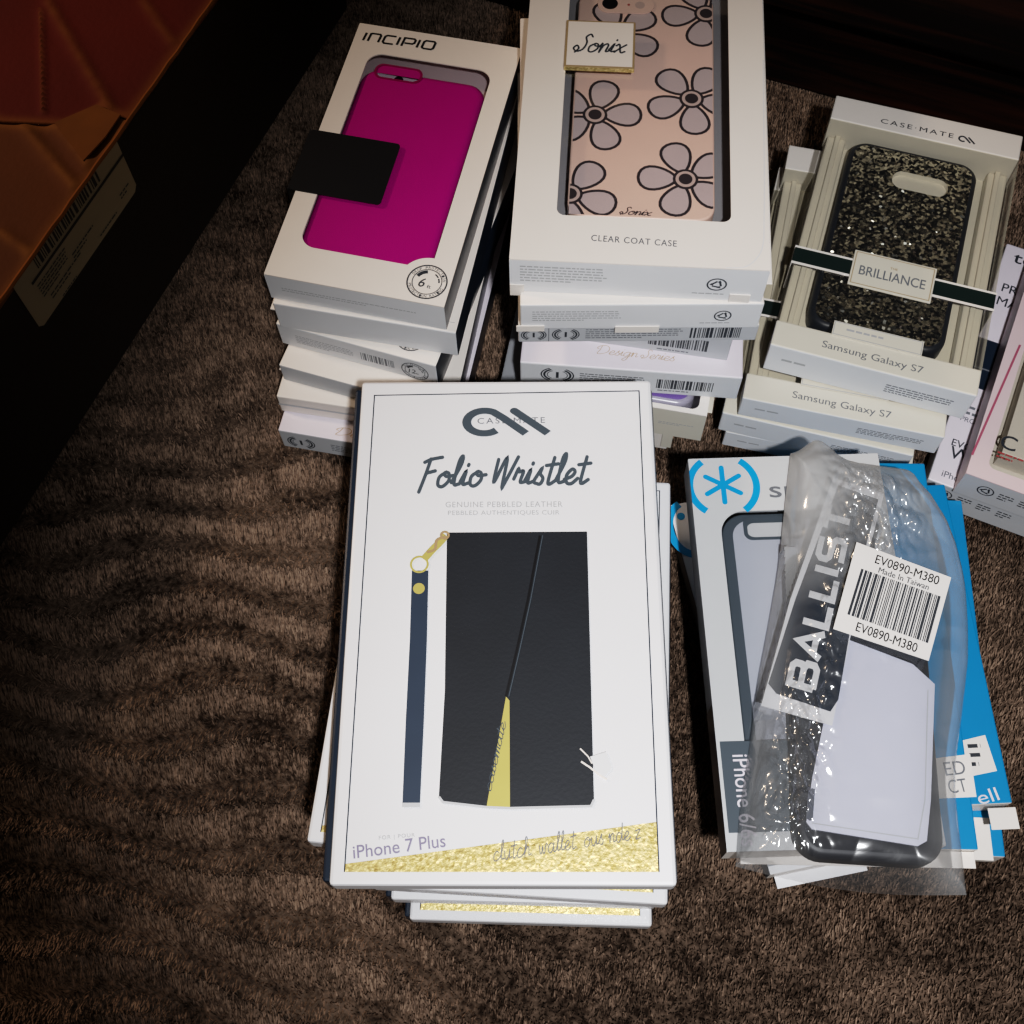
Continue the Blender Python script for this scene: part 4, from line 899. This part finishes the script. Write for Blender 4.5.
# ================================================================== front stack: wallet case boxes
D1 = Frame(-.0048, .1838, .1025, -2.03, .1387, .2333, .0225)
def wallet_box(F, label):
    t = thing('wallet_case_box', label, 'box', F.loc, F.a); w, l, T = F.w, F.l, F.t; L_ = F.local
    b = MB(); b.rbox(-w/2-.0034, w/2+.0008, -l/2+.002, l/2-.002, 0, T-.004, .0012, {'top': 'navy'}); b.build('tray', t)
    b = MB(); b.rbox(-w/2, w/2, -l/2, l/2, T-.012, T, .0016, {'top': 'cool', 'front': 'cool', 'left': 'cool', 'right': 'cool', 'back': 'shade'})
    z = top_mx(T+EPS); z2 = top_mx(T+2*EPS)
    tl, tr, br, bl = L_(374.5, 395.5), L_(639, 391), L_(659, 872), L_(344.5, 872)
    b.put(stroke([bl, tl, tr, br], .0005), z, 'navy')
    # gold wedge
    g0, g1 = L_(345, 864), L_(657, 822); b.put([[bl, br, (br[0], g1[1]), (bl[0], g0[1])]], z, 'gold')
    # hooked loop logo with small lettering
    p, q, W = span(F, (462, 437), (551, 436)); b.put(fit(logo_loop(), W, .0155), top_mx(T+2*EPS, p, q), 'slate')
    p, q, W = span(F, (477.5, 424), (545, 423)); b.put(fit(text('CASE·MATE', .0, 0, 1.3), W, .0031), top_mx(T+EPS, p, q), 'midink')
    p, q, W = span(F, (417, 494), (594, 490)); b.put(fit(script('Folio Wristlet', .25, .22, .12), W, .0200), top_mx(T+EPS, p, q), 'slate')
    p, q, W = span(F, (445.5, 507.5), (562.5, 507)); b.put(fit(text('GENUINE PEBBLED LEATHER', 0, 0, 1.15), W, .0028), top_mx(T+EPS, p, q), 'paleink')
    p, q, W = span(F, (448, 516), (559.5, 515.5)); b.put(fit(text('PEBBLED AUTHENTIQUES CUIR', 0, 0, 1.1), W, .0026), top_mx(T+EPS, p, q), 'paleink')
    p, q, W = span(F, (353.5, 859), (446, 847)); b.put(fit(text('iPhone 7 Plus', .012), W, .0052), top_mx(T+EPS, p, q), 'violetink')
    p, q, W = span(F, (379, 841), (415, 838)); b.put(fit(text('FOR | POUR', 0, 0, 1.2), W, .0020), top_mx(T+EPS, p, q), 'paleink')
    p, q, W = span(F, (494, 863), (642, 840)); b.put(fit(script('clutch. wallet. ous nde z', .12, .2, .1), W, .0085), top_mx(T+2*EPS, p, q), 'midink')
    tag(b.build('front_panel', t), 'white printed front with gold wedge')
    # printed product: folded wallet, wrist strap, clasp
    wl = [L_(*p) for p in ((447, 533), (587, 532), (594, 800), (591, 806), (509, 808), (487, 807), (442, 802), (439, 797), (445, 690))]
    b = MB(); b.prism(wl, [], T+.0001, T+.0005, 'leather', 'grey')
    seam = [L_(*p) for p in ((540, 536), (528, 600), (517, 650), (506, 697))]; b.put(stroke(seam, .0011), top_mx(T+.0005+EPS), 'black')
    b.put(stroke([(x+.0012, y) for x, y in seam], .0004), top_mx(T+.0005+2*EPS), 'slate')
    lip = [L_(*p) for p in ((439, 797), (443, 802.5), (487, 807.5), (509, 808.5), (591, 806.5), (594, 800))]; b.put(stroke(lip, .0010), top_mx(T+.0005+EPS), 'grey')
    b.put([[L_(*p) for p in ((506, 697), (509.5, 701), (510, 808), (486.5, 807.5))]], top_mx(T+.0005+EPS), 'lemon')
    p, q, W = span(F, (491.5, 792), (507, 722)); b.put(fit(script('casemate', .13, .2), W, .0036), top_mx(T+.0005+2*EPS, p, q), 'slate')
    b.build('wallet_picture', t)
    b = MB(); b.prism([L_(*p) for p in ((412, 571), (428.5, 571), (427, 640), (424, 720), (420, 806), (402.5, 806), (406, 720), (410, 640))], [], T+.0001, T+.0005, 'strapm', 'grey')
    b.put([L_(*p) for p in ((402.5, 803), (420, 803), (420, 807), (402.5, 807))] and [[L_(*p) for p in ((402.5, 803), (420.2, 803), (420, 807.5), (402.5, 807.5))]], top_mx(T+.0005+EPS), 'grey')
    c = L_(419, 589); b.put([disc(*c, .0026)], top_mx(T+.0005+EPS), 'lemon')
    b.build('strap_picture', t)
    b = MB(); c = L_(419.5, 565); b.put(ring(*c, .0033, .0042), top_mx(T+.0007), 'lemon')
    b.put(stroke(smoothline([L_(*p) for p in ((424, 560), (432, 551), (440, 543), (446, 536))]), .0034), top_mx(T+.0007), 'lemon'); b.put(stroke(smoothline([L_(*p) for p in ((427, 553), (435, 550), (437, 541), (446, 537))]), .0012), top_mx(T+.0007+EPS), 'goldink')
    b.put(ring(*L_(445, 536), .0012, .0022), top_mx(T+.0007+EPS), 'goldink'); b.build('clasp_picture', t)
    return t
tD = wallet_box(D1, 'white box picturing a dark folded wallet with wrist strap, topmost of the front stack')
for bits in (1,):
    b = MB(); L_ = D1.local
    b.put([[L_(*p) for p in ((590, 757), (606, 752), (612, 768), (603, 779), (595, 770))]], top_mx(D1.t+.0007), 'shade')
    b.put(stroke([L_(*p) for p in ((581, 762), (590, 768), (600, 776), (607, 780))], .0008), top_mx(D1.t+.0009), 'white'); b.put(stroke([L_(*p) for p in ((580, 749), (588, 757), (592, 764))], .0006), top_mx(D1.t+.0009), 'white')
    tag(b.build('torn_patch', tD), 'small white scuff at the wallet picture edge')
for F, lab in ((Frame(-.0156, .1845, .077, -7.66, .127, .205, .0245), 'wallet case box poking out at the lower left, second in the front stack'),
               (Frame(.0065, .1716, .052, -5.33, .130, .205, .0240), 'wallet case box reaching furthest right below, third in the front stack'),
               (Frame(.0049, .1718, .028, -3.35, .1212, .205, .0235), 'wallet case box with a gold strip showing, fourth in the front stack'),
               (Frame(.0081, .1655, .0046, -3.48, .1145, .205, .0225), 'wallet case box lying on the carpet, lowest of the front stack')):
    c = copy_tree(tD); c.location = F.loc; c.rotation_euler = (0, 0, F.a); c.scale = (F.w/D1.w, F.l/D1.l, (F.t-.0008)/D1.t); c['label'] = lab
    for ch in list(c.children):
        if ch.name.startswith('tray') and 'lower left' in lab: ch.scale = (.93, 1, 1)
        if ch.name.startswith('torn_patch'): bpy.data.objects.remove(ch)

# ================================================================== big shipping carton, upper left
ZB = .128
ea, eb, ec = at(0, 297, ZB), at(121, 115, ZB), at(211, 0, ZB)
d = (ec-ea).normalized(); nl = Vector((-d.y, d.x))
S = ea-d*.16; LEN = (ec-ea).length+.30; WID = .34
root = thing('shipping_box', 'large brown cardboard shipping box with shut crumpled flaps, at the upper left corner', 'box', (S.x, S.y, .0046), math.atan2(d.y, d.x))
def sl(px, py, z=ZB): p = at(px, py, z)-S; return (p.dot(d), p.dot(nl))
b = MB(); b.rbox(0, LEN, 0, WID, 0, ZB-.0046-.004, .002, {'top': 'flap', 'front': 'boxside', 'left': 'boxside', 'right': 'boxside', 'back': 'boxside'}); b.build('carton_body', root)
seam0 = sl(0, 120); seam1 = sl(60, 123); seam2 = sl(98, 106); seam3 = sl(121, 115)
def flap_sheet(name, pts_lo, x_end, m, lift, creases, seed):
    # a sheet over the carton top, from the seam to one end, gently buckled
    nu, nv = 150, 130; V = []; Fc = []; CW = []; b = MB(); zt = ZB-.0046
    def seamx(v): 
        for (x0, y0), (x1, y1) in zip(pts_lo, pts_lo[1:]):
            if y0 <= v <= y1: return x0+(x1-x0)*(v-y0)/(y1-y0)
        return pts_lo[-1][0] if v > pts_lo[-1][1] else pts_lo[0][0]
    for j in range(nv+1):
        v = WID*(j/nv)**1.6; xs = seamx(v)
        for i in range(nu+1):
            u = (i/nu)**1.5; x = xs+(x_end-xs)*u
            z = zt-.0032+lift*math.exp(-u*6)*.6+.0012*noise.noise(Vector((x*16, v*16, seed)))+.0011
            cw_ = 0
            for (a, c, hgt, wd) in creases:
                ap, cp_ = Vector(a), Vector(c); dd = cp_-ap; t = max(0, min(1, (Vector((x, v))-ap).dot(dd)/dd.length_squared)); dist = (Vector((x, v))-(ap+dd*t)).length
                z += hgt*math.exp(-(dist/wd)**2); cw_ += .85*math.exp(-(dist/(wd*.7))**2)*(.6+.8*abs(noise.noise(Vector((x*90, v*90, 1)))))
            V.append((x, v, z)); CW.append(min(1, cw_+.9*math.exp(-((x-xs)/.0035)**2)+.8*math.exp(-(v/.004)**2)))
    for j in range(nv):
        for i in range(nu):
            k = j*(nu+1)+i; q = (k, k+1, k+nu+2, k+nu+1); Fc.append(q if x_end > pts_lo[0][0] else q[::-1])
    b.v = V; b.f = Fc; b.m = [0]*len(Fc); b.names = [m]
    o = b.build(name, root, True); fa = o.data.attributes.new('crease', 'FLOAT', 'POINT'); fa.data.foreach_set('value', CW); md = o.modifiers.new('board', 'SOLIDIFY'); md.thickness = .003; md.offset = -1
    return o
seam = sorted([(seam3[0], -.0005), (seam2[0], seam2[1]), (seam1[0], seam1[1]), (seam0[0], seam0[1])], key=lambda p: p[1])
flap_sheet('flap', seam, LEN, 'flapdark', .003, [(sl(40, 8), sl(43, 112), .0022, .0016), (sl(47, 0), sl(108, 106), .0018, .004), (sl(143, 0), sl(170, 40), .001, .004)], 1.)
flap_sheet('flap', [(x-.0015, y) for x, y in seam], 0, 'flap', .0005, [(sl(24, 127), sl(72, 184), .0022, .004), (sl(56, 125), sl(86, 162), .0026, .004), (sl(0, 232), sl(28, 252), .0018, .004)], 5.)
b = MB(); zt = ZB-.0046
b.prism([sl(55, 124), sl(97, 106), sl(121, 116), sl(106, 138), sl(84, 162)], [], zt+.0002, zt+.0012, 'torn', 'edge'); tag(b.build('torn_flap', root), 'torn tongue of paler cardboard')
b = MB()                                # pale worn edge along the long side
pts = [(-0+i*LEN/60, -.0006+.0008*noise.noise(Vector((i*.7, 0, 3))), zt-.0012) for i in range(61)]; b.tube(pts, .0012, 'edge', 6); b.build('worn_edge', root)
# shipping label on the long side
la, lb = sl(14, 285)[0], sl(109, 135)[0]; lh = .039
b = MB(); mx = Matrix.Translation((0, -.0006, zt-.002)) @ Matrix.Rotation(PI/2, 4, 'X'); r_ = .003
b.put([[(la, 0), (la+.0, -lh+r_), (la+r_, -lh), (lb-r_, -lh), (lb, -lh+r_), (lb, 0)]], mx, 'shiplabel')
mx2 = Matrix.Translation((0, -.0008, zt-.002)) @ Matrix.Rotation(PI/2, 4, 'X'); W = lb-la
b.put([rect(la+W*.10, -.0125, lb, -.0105)], mx2, 'black')
b.put([move(q, la+W*.18, -.0085) for q in barcode(W*.62, .0075, 40, 4)], mx2, 'black')
for x, y, w_, h_, rw, sd in ((.12, -.026, .26, .011, 5, 2), (.16, -.033, .30, .005, 2, 5), (.40, -.0285, .22, .005, 2, 8), (.22, -.039, .24, .0022, 1, 9), (.62, -.0365, .30, .0024, 1, 4), (.86, -.033, .10, .005, 2, 3)):
    b.put([move(q, la+W*x, y) for q in textlines(W*w_, h_, rw, sd)], mx2, 'ink')
tag(b.build('shipping_label', root), 'white shipping label with barcode and black line')

# ================================================================== dark wooden cabinet behind everything
c0, c1 = Vector((.182, .590)), Vector((-.053, .693)); dd = (c0-c1).normalized()
org = c1-dd*.75
rt = thing('wooden_cabinet', 'dark brown wooden cabinet front standing behind the stacks, top right of the picture', 'cabinet', (org.x, org.y, .0046), math.atan2(dd.y, dd.x))
b = MB(); b.rbox(0, 1.9, .012, .40, 0, .07, .002, {'top': 'wood'}); b.build('plinth', rt)
b = MB(); b.rbox(0, 1.9, 0, .40, .0705, .62, .003, {'top': 'wood'}); b.build('carcass', rt)
for k in range(3):
    b = MB(); b.rbox(.02+k*.625, .02+k*.625+.61, -.018, -.0005, .085, .60, .004, {'top': 'wood'}); dr = b.build('door', rt)
    b = MB(); b.rbox(.02+k*.625+.55, .02+k*.625+.562, -.040, -.018, .30, .42, .003, {'top': 'ink'}); b.build('handle', dr)

# ================================================================== light
def spot(name, loc, target, power, color, size, angle, blend):
    d_ = bpy.data.lights.new(name, 'SPOT'); d_.energy = power; d_.color = color; d_.shadow_soft_size = size; d_.spot_size = math.radians(angle); d_.spot_blend = blend
    o = bpy.data.objects.new(name, d_); COL.objects.link(o); o.location = loc
    o.rotation_euler = (Vector(target)-Vector(loc)).to_track_quat('-Z', 'Y').to_euler()
spot('flash', (.07, -.17, .86), (.145, .215, 0), 27.5, (.97, .98, 1), .014, 53, .9)
lp = bpy.data.lights.new('room_lamp', 'POINT'); lp.energy = 9; lp.color = (1, .76, .55); lp.shadow_soft_size = .05
lo = bpy.data.objects.new('room_lamp', lp); COL.objects.link(lo); lo.location = (-.72, .58, .78)
W_ = bpy.data.worlds.new('room'); SC.world = W_; W_.use_nodes = True
W_.node_tree.nodes['Background'].inputs[0].default_value = (1, .78, .58, 1); W_.node_tree.nodes['Background'].inputs[1].default_value = .05
SC.view_settings.view_transform = 'Standard'; SC.view_settings.look = 'None'; SC.view_settings.exposure = 0; SC.view_settings.gamma = 1
SC.view_settings.use_curve_mapping = True
_cm = SC.view_settings.curve_mapping; _c = _cm.curves[3]
for x, y in ((.03, .021), (.15, .16), (.45, .52), (.75, .725), (.9, .80)): _c.points.new(x, y)
_c.points[-1].location = (1, .85)
_cm.update()
